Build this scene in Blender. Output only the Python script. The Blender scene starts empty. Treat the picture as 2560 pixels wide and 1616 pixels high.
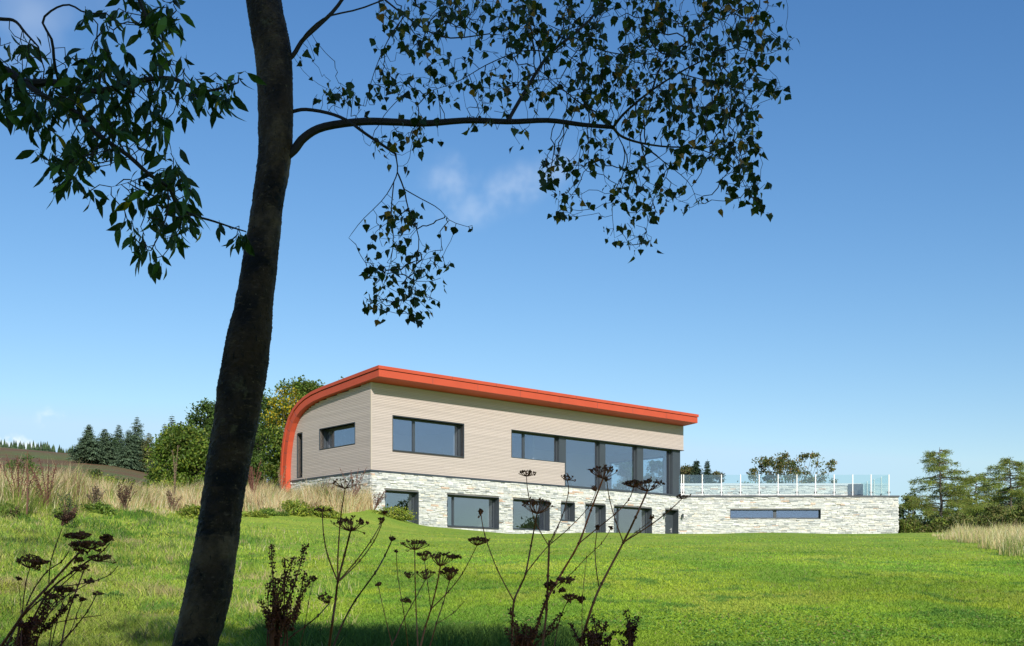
import bpy, math, random
import numpy as np
from mathutils import Vector, Matrix
random.seed(7); rng = np.random.default_rng(7)
C = bpy.context.scene.collection
R = math.radians

# ------------------------------------------------------------ camera, sky, sun, exposure
F = 2934.0; HY = 1480.0                       # focal length and eye level measured on the photograph (2560 px wide)
cam_d = bpy.data.cameras.new('camera'); cam = bpy.data.objects.new('camera', cam_d); C.objects.link(cam)
cam_d.sensor_width = 36; cam_d.lens = 36*F/2560; cam_d.shift_y = (HY-808)/2560
cam_d.clip_start = .05; cam_d.clip_end = 20000
cam.location = (0, 0, 0); cam.rotation_euler = (R(90), 0, 0)
bpy.context.scene.camera = cam

SUN = Vector((.26, -.835, .485)).normalized()
EL = math.asin(SUN.z); AZ = math.atan2(SUN.x, SUN.y)
sd = bpy.data.lights.new('sun', 'SUN'); sun = bpy.data.objects.new('sun', sd); C.objects.link(sun)
sd.energy = 4.2; sd.angle = R(.53); sd.color = (1, .95, .875)
sun.rotation_euler = (-SUN).to_track_quat('-Z', 'Y').to_euler(); sun.location = (20, -60, 60)

world = bpy.data.worlds.new('World'); bpy.context.scene.world = world; world.use_nodes = True
wt = world.node_tree; wn = wt.nodes; wl = wt.links
wn.clear()
def N(t, kind, **kw):
    n = t.nodes.new(kind)
    for k, v in kw.items():
        if hasattr(n, k): setattr(n, k, v)
    return n
sky = N(wt, 'ShaderNodeTexSky', sky_type='NISHITA', sun_disc=False)
sky.sun_elevation = EL; sky.sun_rotation = AZ; sky.altitude = 0; sky.air_density = 1.15; sky.dust_density = 0.5; sky.ozone_density = 3.5
bg = N(wt, 'ShaderNodeBackground'); bg.inputs[1].default_value = .105
wo = N(wt, 'ShaderNodeOutputWorld')
tc = N(wt, 'ShaderNodeTexCoord')
# a few thin wisps of cloud, each at its own bearing in the sky
def cloud_mask(centre, sx, sz, tilt, scale, thr, gain, amp):
    d = Vector(centre).normalized()
    vr = N(wt, 'ShaderNodeMapping'); vr.vector_type = 'TEXTURE'
    # texture space: centred on the bearing
    vr.inputs['Location'].default_value = d
    vr.inputs['Rotation'].default_value = (0, tilt, math.atan2(-d.x, d.y))
    vr.inputs['Scale'].default_value = (sx, 1, sz)
    wl.new(tc.outputs['Generated'], vr.inputs[0])
    ln = N(wt, 'ShaderNodeVectorMath', operation='LENGTH'); wl.new(vr.outputs[0], ln.inputs[0])
    inv = N(wt, 'ShaderNodeMapRange'); inv.interpolation_type = 'SMOOTHSTEP'
    inv.inputs[1].default_value = 0; inv.inputs[2].default_value = 1; inv.inputs[3].default_value = 1; inv.inputs[4].default_value = 0
    wl.new(ln.outputs['Value'], inv.inputs[0])
    no = N(wt, 'ShaderNodeTexNoise'); no.inputs['Scale'].default_value = scale; no.inputs['Detail'].default_value = 3.5; no.inputs['Roughness'].default_value = .58
    wl.new(tc.outputs['Generated'], no.inputs[0])
    n1 = N(wt, 'ShaderNodeMapRange'); n1.inputs[1].default_value = .34; n1.inputs[2].default_value = .72; wl.new(no.outputs[0], n1.inputs[0])
    ad = N(wt, 'ShaderNodeMath', operation='MULTIPLY'); wl.new(inv.outputs[0], ad.inputs[0]); wl.new(n1.outputs[0], ad.inputs[1])
    mr = N(wt, 'ShaderNodeMapRange'); mr.interpolation_type = 'SMOOTHSTEP'
    mr.inputs[1].default_value = thr; mr.inputs[2].default_value = thr+gain; mr.inputs[3].default_value = 0; mr.inputs[4].default_value = amp
    wl.new(ad.outputs[0], mr.inputs[0])
    return mr.outputs[0]
def dirp(x, y): return ((x-1280)/F, 1, (HY-y)/F)
masks = [cloud_mask(dirp(1125, 465), .038, .050, 0.5, 26, .04, .9, .22),
         cloud_mask(dirp(1280, 478), .105, .028, -.38, 24, .04, .9, .26),
         cloud_mask(dirp(20, 1125), .040, .022, 0, 45, .10, .3, .85),
         cloud_mask(dirp(125, 1045), .020, .014, -.3, 60, .05, .7, .35),
         cloud_mask(dirp(40, 60), .16, .06, -.4, 9, .1, 1.0, .25)]
acc = masks[0]
for m in masks[1:]:
    a = N(wt, 'ShaderNodeMath', operation='MAXIMUM'); wl.new(acc, a.inputs[0]); wl.new(m, a.inputs[1]); acc = a.outputs[0]
mx = N(wt, 'ShaderNodeMixRGB'); mx.inputs[2].default_value = (8.2, 8.8, 9.4, 1)
# deep polarised blue: each channel of the sky through its own power curve
sx_ = N(wt, 'ShaderNodeSeparateColor'); cx_ = N(wt, 'ShaderNodeCombineColor'); wl.new(sky.outputs[0], sx_.inputs[0])
for i, (k_in, g_, k_out) in enumerate(((.1074, 1.52, 1.82), (.1323, 1.24, 1.06), (.1623, 1.03, .84))):
    a = N(wt, 'ShaderNodeMath', operation='MULTIPLY'); a.inputs[1].default_value = k_in; wl.new(sx_.outputs[i], a.inputs[0])
    mi = N(wt, 'ShaderNodeMath', operation='MINIMUM'); mi.inputs[1].default_value = (.46, .80, 1.2)[i]; wl.new(a.outputs[0], mi.inputs[0])
    b_ = N(wt, 'ShaderNodeMath', operation='POWER'); b_.inputs[1].default_value = g_; wl.new(mi.outputs[0], b_.inputs[0])
    c_ = N(wt, 'ShaderNodeMath', operation='MULTIPLY'); c_.inputs[1].default_value = k_out/.12485; wl.new(b_.outputs[0], c_.inputs[0]); wl.new(c_.outputs[0], cx_.inputs[i])
wl.new(acc, mx.inputs[0]); wl.new(cx_.outputs[0], mx.inputs[1]); wl.new(mx.outputs[0], bg.inputs[0]); wl.new(bg.outputs[0], wo.inputs[0])
vs = bpy.context.scene.view_settings
vs.view_transform = 'Standard'; vs.look = 'None'; vs.gamma = 1; vs.use_curve_mapping = False; vs.exposure = 0.25
try:
    cy = bpy.context.scene.cycles
    cy.max_bounces = 8; cy.transparent_max_bounces = 16; cy.diffuse_bounces = 3; cy.glossy_bounces = 3; cy.transmission_bounces = 6
except Exception: pass

# ------------------------------------------------------------ helpers
def P(px, py, d): return np.array(((px-1280)/F*d, d, (HY-py)/F*d))

class MB:
    def __init__(s): s.V = []; s.L = []; s.S = []; s.K = []; s.n = 0
    def add(s, V, Fc, col=(1, 1, 1)):
        V = np.asarray(V, float).reshape(-1, 3); Fc = np.asarray(Fc)
        s.V.append(V); s.L.append((Fc+s.n).reshape(-1)); s.S.append(np.full(len(Fc), Fc.shape[1]))
        c = np.asarray(col, float)
        if c.ndim == 1: c = np.tile(c, (len(V), 1))
        s.K.append(c); s.n += len(V)
    def box(s, c8, col=(1, 1, 1)):
        c8 = np.asarray(c8, float); f = [[0, 3, 2, 1], [4, 5, 6, 7], [0, 1, 5, 4], [1, 2, 6, 5], [2, 3, 7, 6], [3, 0, 4, 7]]
        if np.dot(np.cross(c8[1]-c8[0], c8[3]-c8[0]), c8[4]-c8[0]) < 0: f = [q[::-1] for q in f]
        s.add(c8, f, col)
    def abox(s, x0, x1, y0, y1, z0, z1, col=(1, 1, 1), fn=None):
        c = [(x0, y0, z0), (x1, y0, z0), (x1, y1, z0), (x0, y1, z0), (x0, y0, z1), (x1, y0, z1), (x1, y1, z1), (x0, y1, z1)]
        if fn: c = [fn(*p) for p in c]
        s.box(c, col)
    def tube(s, pts, rad, n=6, col=(1, 1, 1), cap=True):
        pts = np.asarray(pts, float); m = len(pts)
        rad = np.full(m, rad) if np.isscalar(rad) else np.asarray(rad, float)
        T = np.gradient(pts, axis=0); T /= np.linalg.norm(T, axis=1)[:, None]+1e-9
        up = np.array((0.31, .17, .93)); V = []
        a = np.cross(T[0], up); a /= np.linalg.norm(a)+1e-9
        ang = np.linspace(0, 2*np.pi, n, endpoint=False)
        for i in range(m):
            a = a-T[i]*np.dot(a, T[i]); a /= np.linalg.norm(a)+1e-9
            b = np.cross(T[i], a)
            V.append(pts[i]+rad[i]*(np.cos(ang)[:, None]*a+np.sin(ang)[:, None]*b))
        V = np.concatenate(V); Fc = []
        for i in range(m-1):
            for j in range(n):
                k = (j+1) % n; Fc.append((i*n+j, i*n+k, (i+1)*n+k, (i+1)*n+j))
        s.add(V, Fc, col)
        if cap and n > 2:
            s.add(np.vstack([V[-n:], V[:n][::-1]]), [list(range(n)), list(range(n, 2*n))], col)
    def build(s, name, mat, parent=None, smooth=False, origin=None):
        V = np.concatenate(s.V) if s.V else np.zeros((0, 3))
        root = parent
        while root is not None and root.parent: root = root.parent
        if root is not None:
            M = root.matrix_basis.inverted()
        elif origin is not None: M = Matrix.Translation(-Vector(origin))
        else: M = Matrix.Identity(4)
        Mn = np.array(M); V = V@Mn[:3, :3].T+Mn[:3, 3]
        me = bpy.data.meshes.new(name)
        L = np.concatenate(s.L); S = np.concatenate(s.S)
        me.vertices.add(len(V)); me.vertices.foreach_set('co', V.astype(np.float32).ravel())
        me.loops.add(len(L)); me.loops.foreach_set('vertex_index', L.astype(np.int32))
        me.polygons.add(len(S)); st = np.concatenate([[0], np.cumsum(S)[:-1]])
        me.polygons.foreach_set('loop_start', st.astype(np.int32)); me.polygons.foreach_set('loop_total', S.astype(np.int32))
        me.update(calc_edges=True)
        K = np.concatenate(s.K); K = np.hstack([K, np.ones((len(K), 1))])
        at = me.color_attributes.new('col', 'FLOAT_COLOR', 'POINT'); at.data.foreach_set('color', K.astype(np.float32).ravel())
        me.polygons.foreach_set('use_smooth', np.full(len(S), bool(smooth)))
        me.materials.append(mat); me.validate()
        o = bpy.data.objects.new(name, me); C.objects.link(o)
        if parent is not None: o.parent = parent
        elif origin is not None: o.location = origin
        return o
def tag(o, label, cat, group=None, kind=None):
    o['label'] = label; o['category'] = cat
    if group: o['group'] = group
    if kind: o['kind'] = kind
    return o
def empty(name, loc, label, cat, group=None, rz=0):
    o = bpy.data.objects.new(name, None); C.objects.link(o); o.location = loc; o.rotation_euler = (0, 0, rz); o.empty_display_size = .3
    M = Matrix.Translation(Vector(loc)) @ Matrix.Rotation(rz, 4, 'Z'); o.matrix_basis = M
    return tag(o, label, cat, group)

# ------------------------------------------------------------ materials
def mat(name, base=(.5, .5, .5), rough=.6, metal=0, attr=False, var=0, vscale=8, bump=0, bscale=30, trans=0, spec=.5, stretch=(1, 1, 1), detail=5):
    m = bpy.data.materials.new(name); m.use_nodes = True; t = m.node_tree; l = t.links
    b = t.nodes['Principled BSDF']; out = t.nodes['Material Output']
    b.inputs['Roughness'].default_value = rough; b.inputs['Metallic'].default_value = metal
    b.inputs['Specular IOR Level'].default_value = spec
    g = N(t, 'ShaderNodeNewGeometry'); mp = N(t, 'ShaderNodeMapping'); mp.inputs['Scale'].default_value = stretch
    l.new(g.outputs['Position'], mp.inputs[0])
    if attr:
        a = N(t, 'ShaderNodeAttribute'); a.attribute_name = 'col'
        ml = N(t, 'ShaderNodeMixRGB', blend_type='MULTIPLY'); ml.inputs[0].default_value = 1
        ml.inputs[1].default_value = (*base, 1); l.new(a.outputs['Color'], ml.inputs[2]); col = ml.outputs[0]
    else:
        rg = N(t, 'ShaderNodeRGB'); rg.outputs[0].default_value = (*base, 1); col = rg.outputs[0]
    if var:
        no = N(t, 'ShaderNodeTexNoise'); no.inputs['Scale'].default_value = vscale; no.inputs['Detail'].default_value = detail; l.new(mp.outputs[0], no.inputs[0])
        mr = N(t, 'ShaderNodeMapRange'); mr.inputs[1].default_value = .3; mr.inputs[2].default_value = .7; mr.inputs[3].default_value = 1-var; mr.inputs[4].default_value = 1+var
        l.new(no.outputs[0], mr.inputs[0])
        vm = N(t, 'ShaderNodeVectorMath', operation='SCALE'); l.new(col, vm.inputs[0]); l.new(mr.outputs[0], vm.inputs[3]); col = vm.outputs[0]
    l.new(col, b.inputs['Base Color'])
    if bump:
        n2 = N(t, 'ShaderNodeTexNoise'); n2.inputs['Scale'].default_value = bscale; n2.inputs['Detail'].default_value = 6; l.new(mp.outputs[0], n2.inputs[0])
        bp = N(t, 'ShaderNodeBump'); bp.inputs['Strength'].default_value = bump; bp.inputs['Distance'].default_value = .02
        l.new(n2.outputs[0], bp.inputs['Height']); l.new(bp.outputs[0], b.inputs['Normal'])
    if trans:
        tr = N(t, 'ShaderNodeBsdfTranslucent'); ms = N(t, 'ShaderNodeMixShader'); ms.inputs[0].default_value = trans
        l.new(col, tr.inputs[0]); l.new(b.outputs[0], ms.inputs[1]); l.new(tr.outputs[0], ms.inputs[2]); l.new(ms.outputs[0], out.inputs[0])
    return m
def glass(name, tint, refl, rough=0.0, ior=1.5, lift=0.0):
    m = bpy.data.materials.new(name); m.use_nodes = True; t = m.node_tree; l = t.links; t.nodes.clear()
    out = N(t, 'ShaderNodeOutputMaterial'); tr = N(t, 'ShaderNodeBsdfTransparent'); tr.inputs[0].default_value = (*tint, 1)
    gl = N(t, 'ShaderNodeBsdfGlossy'); gl.inputs['Roughness'].default_value = rough; gl.inputs[0].default_value = (*refl, 1)
    ge = N(t, 'ShaderNodeNewGeometry'); dt = N(t, 'ShaderNodeVectorMath', operation='DOT_PRODUCT'); l.new(ge.outputs['Incoming'], dt.inputs[0]); l.new(ge.outputs['Normal'], dt.inputs[1])
    ab = N(t, 'ShaderNodeMath', operation='ABSOLUTE'); l.new(dt.outputs['Value'], ab.inputs[0])
    om = N(t, 'ShaderNodeMath', operation='SUBTRACT'); om.inputs[0].default_value = 1; l.new(ab.outputs[0], om.inputs[1])
    pw = N(t, 'ShaderNodeMath', operation='POWER'); pw.inputs[1].default_value = 5; l.new(om.outputs[0], pw.inputs[0])
    ad = N(t, 'ShaderNodeMath', operation='MULTIPLY_ADD', use_clamp=True); ad.inputs[1].default_value = 1-lift; ad.inputs[2].default_value = lift; l.new(pw.outputs[0], ad.inputs[0])
    ms = N(t, 'ShaderNodeMixShader'); l.new(ad.outputs[0], ms.inputs[0]); l.new(tr.outputs[0], ms.inputs[1]); l.new(gl.outputs[0], ms.inputs[2]); l.new(ms.outputs[0], out.inputs[0])
    return m
M_stone = mat('ledge stone', (1, 1, 1), .85, attr=True, var=.16, vscale=9, bump=.8, bscale=26)
M_mortar = mat('stone backing', (.20, .19, .17), .9)
M_clad = mat('larch cladding', (1, 1, 1), .7, attr=True)
M_back = mat('cladding membrane', (.16, .135, .115), .9)
M_red = mat('red metal roof', (.52, .078, .033), .55, var=.05, vscale=1.3, spec=.4)
M_dark = mat('anthracite aluminium', (.052, .062, .072), .42, var=.05, vscale=3)
M_inner = mat('white plaster', (.72, .72, .71), .8)
M_floor = mat('oak floor', (.25, .18, .11), .5, var=.2, vscale=4)
M_glass = glass('window glass', (.86, .88, .90), (.86, .88, 1.0), lift=.27)
M_bal = glass('balustrade glass', (.90, .955, .935), (.97, 1, .99), lift=.10)
M_steel = mat('pale steel', (.72, .70, .67), .4, metal=.3)
M_white = mat('white furniture', (.75, .76, .78), .5)
M_cap = mat('pale coping', (.50, .53, .55), .5)
M_grey = mat('grey render', (.22, .23, .25), .7)
M_bark = None

# ------------------------------------------------------------ terrain
cols_px = np.array([-500, 0, 300, 600, 800, 930, 1045, 1280, 1700, 2250, 2560, 3100.])
deps = np.array([0, 4, 7, 10, 14, 20, 27, 35, 43, 50, 56, 64, 80, 110, 160, 250, 400, 600, 1000, 3000, 9000.])
lawn = [-1.4, -1.08, -.84, -.6, -.28, .2, .76, 1.4, 2.04, 2.52, 2.62, 2.6, 2.4, 2, 1, 0, 0, 0, -5, -20, -60]
hl0 = [-1.4, -1.05, -.75, -.45, -.1, .75, 1.75, 2.9, 3.7, 4.2, 4.6, 5.0, 5.9, 8.5, 15, 28.8, 49, 52, 45, 20, 0]
TB = np.array([
    hl0, hl0,
    [-1.4, -1.08, -.8, -.52, -.2, .4, 1.35, 2.5, 3.5, 4.1, 4.6, 5.1, 5.9, 8, 13, 26.6, 45, 48, 45, 20, 0],
    [-1.4, -1.08, -.82, -.55, -.22, .3, .98, 1.85, 2.95, 3.9, 4.5, 5.0, 5.6, 7, 10, 20, 33, 36, 30, 10, -10],
    [-1.4, -1.08, -.84, -.6, -.26, .24, .85, 1.62, 2.75, 3.85, 4.6, 4.9, 5.0, 5.5, 7, 13, 20, 20, 15, 0, -20],
    [-1.4, -1.08, -.84, -.6, -.28, .2, .80, 1.50, 2.42, 3.52, 4.0, 4.2, 4.2, 4, 4, 8, 12, 10, 5, -10, -30],
    [-1.4, -1.08, -.84, -.6, -.28, .2, .77, 1.43, 2.14, 2.80, 3.22, 3.2, 3.2, 3, 3, 5, 8, 5, 0, -15, -40],
    lawn, lawn, lawn, lawn, lawn])
# resample on a fine grid and blur for soft banks
gp = np.linspace(-500, 3100, 241); gd = np.linspace(0, 1, 200); ld = np.log(deps+3)
gdep = np.linspace(ld[0], ld[-1], 220)
t1 = np.array([np.interp(gdep, ld, r) for r in TB])
t2 = np.array([np.interp(gp, cols_px, t1[:, j]) for j in range(t1.shape[1])]).T
for _ in range(5):
    p = np.pad(t2, ((1, 1), (0, 0)), 'edge'); t2 = .25*p[:-2]+.5*p[1:-1]+.25*p[2:]
for _ in range(1):
    p = np.pad(t2, ((0, 0), (1, 1)), 'edge'); t2 = .25*p[:, :-2]+.5*p[:, 1:-1]+.25*p[:, 2:]
def height(x, y):
    x = np.asarray(x, float); y = np.asarray(y, float)
    yy = np.maximum(y, .0)
    px = np.clip(1280+F*x/np.maximum(y, 3.0), -500, 3100)
    a = (px+500)/3600*240; b = (np.log(yy+3)-gdep[0])/(gdep[-1]-gdep[0])*219
    a = np.clip(a, 0, 239.999); b = np.clip(b, 0, 218.999)
    i = a.astype(int); j = b.astype(int); fa = a-i; fb = b-j
    z = t2[i, j]*(1-fa)*(1-fb)+t2[i+1, j]*fa*(1-fb)+t2[i, j+1]*(1-fa)*fb+t2[i+1, j+1]*fa*fb
    z += .03*np.sin(x*.9+1.3)*np.cos(y*.7)*np.clip((y-6)/10, 0, 1)
    rough = np.clip((900-px)/500, 0, 1)*np.clip((y-8)/6, 0, 1)*np.clip((70-y)/20, 0, 1)
    z += rough*(.05*np.sin(x*2.3+y*1.1)*np.sin(y*2.9-x*.6)+.04*np.sin(x*5.1-y*3.7))
    return z
def hz(x, y): return float(height(x, y))
rad = np.concatenate([[0.05], np.geomspace(.6, 12, 26)[:-1], np.geomspace(12, 90, 190)[:-1], np.geomspace(90, 700, 90)[:-1], np.geomspace(700, 9000, 14)])
ths = np.concatenate([np.linspace(R(-36), R(36), 280), np.linspace(R(36), R(324), 90)[1:-1]])
TT, RR = np.meshgrid(ths, rad); X = RR*np.sin(TT); Y = RR*np.cos(TT); Z = height(X, Y)
g = MB(); nr, nt = X.shape
ii, jj = np.meshgrid(np.arange(nr-1), np.arange(nt), indexing='ij'); kk = (jj+1) % nt
q = np.stack([ii*nt+jj, ii*nt+kk, (ii+1)*nt+kk, (ii+1)*nt+jj], -1).reshape(-1, 4)[:, ::-1]
# where is mown lawn (1), rough grass (0), moor (-1)
PX = 1280+F*X/np.maximum(Y, 3)
m_lawn = np.clip((PX-300)/350, 0, 1); m_lawn = np.where(Y < 3, .5, m_lawn)
moor = np.clip((Y-130)/50, 0, 1)
g.add(np.stack([X, Y, Z], -1).reshape(-1, 3), q, np.stack([m_lawn, moor, 0*X], -1).reshape(-1, 3))
mg = bpy.data.materials.new('lawn and moor'); mg.use_nodes = True; t = mg.node_tree; l = t.links; b = t.nodes['Principled BSDF']
b.inputs['Roughness'].default_value = .9; b.inputs['Specular IOR Level'].default_value = .15
ge = N(t, 'ShaderNodeNewGeometry'); at = N(t, 'ShaderNodeAttribute'); at.attribute_name = 'col'; sep = N(t, 'ShaderNodeSeparateColor'); l.new(at.outputs['Color'], sep.inputs[0])
def noise(scale, detail=4, sc=(1, 1, 1), rough=.5):
    mp = N(t, 'ShaderNodeMapping'); mp.inputs['Scale'].default_value = sc; l.new(ge.outputs['Position'], mp.inputs[0])
    n = N(t, 'ShaderNodeTexNoise'); n.inputs['Scale'].default_value = scale; n.inputs['Detail'].default_value = detail; n.inputs['Roughness'].default_value = rough; l.new(mp.outputs[0], n.inputs[0]); return n.outputs[0]
def rng_(o, a, b_, c, d):
    m = N(t, 'ShaderNodeMapRange'); m.interpolation_type = 'SMOOTHSTEP'
    for i, v in enumerate((a, b_, c, d)): m.inputs[i+1].default_value = v
    l.new(o, m.inputs[0]); return m.outputs[0]
def mix(f, a, b_, bt='MIX'):
    m = N(t, 'ShaderNodeMixRGB', blend_type=bt)
    for i, v in enumerate((f, a, b_)):
        if isinstance(v, tuple): m.inputs[i].default_value = (*v, 1)
        elif isinstance(v, (int, float)): m.inputs[i].default_value = v
        else: l.new(v, m.inputs[i])
    return m.outputs[0]
lawnc = mix(rng_(noise(.16, 5), .38, .62, 0, 1), (.245, .350, .040), (.320, .395, .050))
lawnc = mix(rng_(noise(.62, 5), .53, .68, 0, .7), lawnc, (.165, .300, .034))
lawnc = mix(rng_(noise(2.3, 3), .62, .72, 0, .7), lawnc, (.12, .25, .035))
lawnc = mix(rng_(noise(1.7, 4, (1, .5, 1)), .55, .8, 0, .6), lawnc, (.37, .38, .06))
roughc = mix(rng_(noise(1.1, 5), .38, .62, 0, 1), (.20, .30, .04), (.36, .41, .07))
roughc = mix(rng_(noise(2.9, 4), .56, .70, 0, .8), roughc, (.19, .15, .075))
wv = N(t, 'ShaderNodeTexWave'); wv.inputs['Scale'].default_value = .09; wv.inputs['Distortion'].default_value = 5; wv.inputs['Detail'].default_value = 2; wv.inputs['Detail Scale'].default_value = .6
mpw = N(t, 'ShaderNodeMapping'); mpw.inputs['Rotation'].default_value = (0, 0, 1.1); l.new(ge.outputs['Position'], mpw.inputs[0]); l.new(mpw.outputs[0], wv.inputs[0])
lawnc = mix(rng_(wv.outputs['Fac'], .2, .8, 0, .45), lawnc, (.200, .325, .036))
gr = mix(sep.outputs[0], roughc, lawnc)
moorc = mix(rng_(noise(.035, 5), .42, .62, 0, 1), (.15, .095, .05), (.12, .15, .05))
moorc = mix(rng_(noise(.22, 5), .45, .7, 0, .6), moorc, (.20, .11, .055))
gr = mix(sep.outputs[1], gr, moorc)
fine = rng_(noise(14, 6, (1, 1, 1), .75), .3, .7, .62, 1.38)
vm = N(t, 'ShaderNodeVectorMath', operation='SCALE'); l.new(gr, vm.inputs[0]); l.new(fine, vm.inputs[3])
l.new(vm.outputs[0], b.inputs['Base Color'])
bp = N(t, 'ShaderNodeBump'); bp.inputs['Strength'].default_value = .5; bp.inputs['Distance'].default_value = .05; l.new(noise(22, 5, (1, 1, 1), .7), bp.inputs['Height']); l.new(bp.outputs[0], b.inputs['Normal'])
ground = g.build('ground', mg, smooth=True); ground['kind'] = 'structure'; ground['label'] = 'green sloping lawn rising to the house with moorland hill behind'; ground['category'] = 'ground'

# ------------------------------------------------------------ house
K0 = np.array((-6.28, 52.3)); u = np.array((.7510, .6603)); u /= np.linalg.norm(u); vv = np.array((-u[1], u[0]))
RZ = math.atan2(u[1], u[0])
def W(s, v, z): q = K0+s*u+v*vv; return (q[0], q[1], z)
def s_of(px, v=0):
    r = (px-1280)/F; k = K0+v*vv; return (r*k[1]-k[0])/(u[0]-r*u[1])
def v_of(px, s=0):
    r = (px-1280)/F; k = K0+s*u; return (r*k[1]-k[0])/(vv[0]-r*vv[1])
def z_of(px, py, s): return (HY-py)/F*(K0[1]+s*u[1])
Zc, Zp = 5.44, 5.36
house = empty('house', (K0[0], K0[1], 2.5), 'modern house with stone ground floor, timber upper floor and curved red roof', 'house', rz=RZ)
inner = [(-1.03, 9.43), (0, 9.355), (3.46, 9.10), (4.4, 8.99), (5.0, 8.86), (5.5, 8.68), (5.9, 8.46), (6.22, 8.16), (6.46, 7.78), (6.64, 7.3), (6.77, 6.75), (6.85, 6.1), (6.87, 5.4), (6.87, 3.2)]
iv = np.array(inner)
T = np.gradient(iv, axis=0); T /= np.linalg.norm(T, axis=1)[:, None]; NN = np.stack([-T[:, 1], T[:, 0]], 1)
NN[0] = (0, 1)
if NN[3][1] < 0: NN = -NN; NN[0] = (0, 1)
def zin(v): return np.interp(v, iv[:11, 0], iv[:11, 1])
def vin(z):
    if z > 9.1: return np.interp(-z, -iv[:3, 1], iv[:3, 0])
    return float(np.interp(-z, -iv[2:, 1], iv[2:, 0]))
S_END = 21.24
def sweep(o0, o1, s0, s1, vfront):
    a = iv+NN*o0; c = iv+NN*o1; a[0, 0] = c[0, 0] = vfront; n = len(a); m = MB(); V = []
    for s in (s0, s1):
        for p in a: V.append(W(s, p[0], p[1]))
        for p in c: V.append(W(s, p[0], p[1]))
    Fq = []
    for i in range(n-1):
        Fq += [(i, i+1, n+i+1, n+i), (2*n+i, 3*n+i, 3*n+i+1, 2*n+i+1), (i, 2*n+i, 2*n+i+1, i+1), (n+i, n+i+1, 3*n+i+1, 3*n+i)]
    Fq += [(0, n, 3*n, 2*n), (n-1, 3*n-1, 4*n-1, 2*n-1)]
    m.add(V, Fq); return m
roof = sweep(0, .30, -.30, S_END+.02, -1.03).build('roof', M_red, house)
sweep(.302, .328, -.26, S_END-.02, -.99).build('shadow_gap', M_dark, roof)
sweep(.33, .475, -.345, S_END+.07, -1.075).build('roof_edge_trim', M_red, roof)
# standing seams on the curved back edge
sm = MB()
for i in range(6, 13):
    p0 = iv[i]+NN[i]*.0; p1 = iv[i]+NN[i]*.30
    d = T[i]*.006
    c = [W(-.306, *(p0-d)), W(-.302, *(p0-d)), W(-.302, *(p0+d)), W(-.306, *(p0+d)), W(-.306, *(p1-d)), W(-.302, *(p1-d)), W(-.302, *(p1+d)), W(-.306, *(p1+d))]
    sm.box(c)
sm.build('panel_joint', M_dark, roof)
for k in range(1, 8):
    sj = MB(); x_ = k*2.66; sj.abox(x_, x_+.012, -1.0335, -1.0295, 9.432, 9.728, fn=W); sj.build('panel_joint', M_dark, roof)
    sj = MB(); sj.abox(x_+1.1, x_+1.112, -1.0785, -1.0745, 9.765, 9.90, fn=W); sj.build('panel_joint', M_dark, roof)

# openings
w1 = (s_of(981.5), s_of(1158.3), 6.41, 7.95)
bandL = s_of(1278.4); bandM = s_of(1411.8)
gw = (v_of(888.5), v_of(800.7)); gs = (v_of(756.8), v_of(744.8))
def zg(px, py, v): return (HY-py)/F*(K0[1]+v*vv[1])
gwz = (zg(888.5, 1109, gw[0]), zg(888.5, 1057.5, gw[0]))
gsz = (zg(744.8, 1192, gs[1])-.05, zg(744.8, 1086.5, gs[1]))
rng2 = np.random.default_rng(3)
def boards(runs_fn, place, z0, z1, pitch=.0728, gap=.010, name='cladding'):
    m = MB(); z = z0
    while z < z1:
        zt = min(z+pitch-gap, z1)
        for a, b_ in runs_fn(z, zt):
            # butt joints along a run
            x = a
            while x < b_-1e-3:
                e = min(b_, x+rng2.uniform(3.6, 4.8));
                if b_-e < .6: e = b_
                f = rng2.uniform(.93, 1.06); c = np.array((.535, .45, .402))*f
                place(m, x, e-.003, z, zt, c); x = e
        z += pitch
    return m
def front_runs(z, zt):
    segs = [(0.028, S_END)]
    if zt > w1[2]-.03 and z < w1[3]+.03: segs = [(0.028, w1[0]-.03), (w1[1]+.03, S_END)]
    if z < 7.99:
        lim = bandL-.03 if zt > 6.63 else bandM
        segs = [(a, min(b_, lim)) for a, b_ in segs if a < lim]
    return [s_ for s_ in segs if s_[1]-s_[0] > .02]
def pl_front(m, a, b_, z0, z1, c): m.abox(a, b_, -.03, .0, z0, z1, c, W)
boards(front_runs, pl_front, Zc+.01, 9.34).build('timber_cladding', M_clad, house)
def gable_runs(z, zt):
    e = vin(zt)-.01; segs = [(-.028, e)]
    for (a, b_), (c, d) in ((gw, gwz), (gs, gsz)):
        if zt > c-.03 and z < d+.03:
            segs = [x for s0, s1 in segs for x in ((s0, min(s1, a-.03)), (max(s0, b_+.03), s1)) if x[1]-x[0] > .02]
    return segs
def pl_gable(m, a, b_, z0, z1, c): m.abox(-.03, 0, a, b_, z0, z1, c, W)
gb = boards(gable_runs, pl_gable, Zc+.01, 9.33)
gc = gb.build('timber_cladding', M_clad, house)
cp = MB(); cp.abox(-.032, .028, -.032, .028, Zc+.01, 9.34, (.50, .42, .35), W); cp.build('corner_board', M_clad, house)

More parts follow.
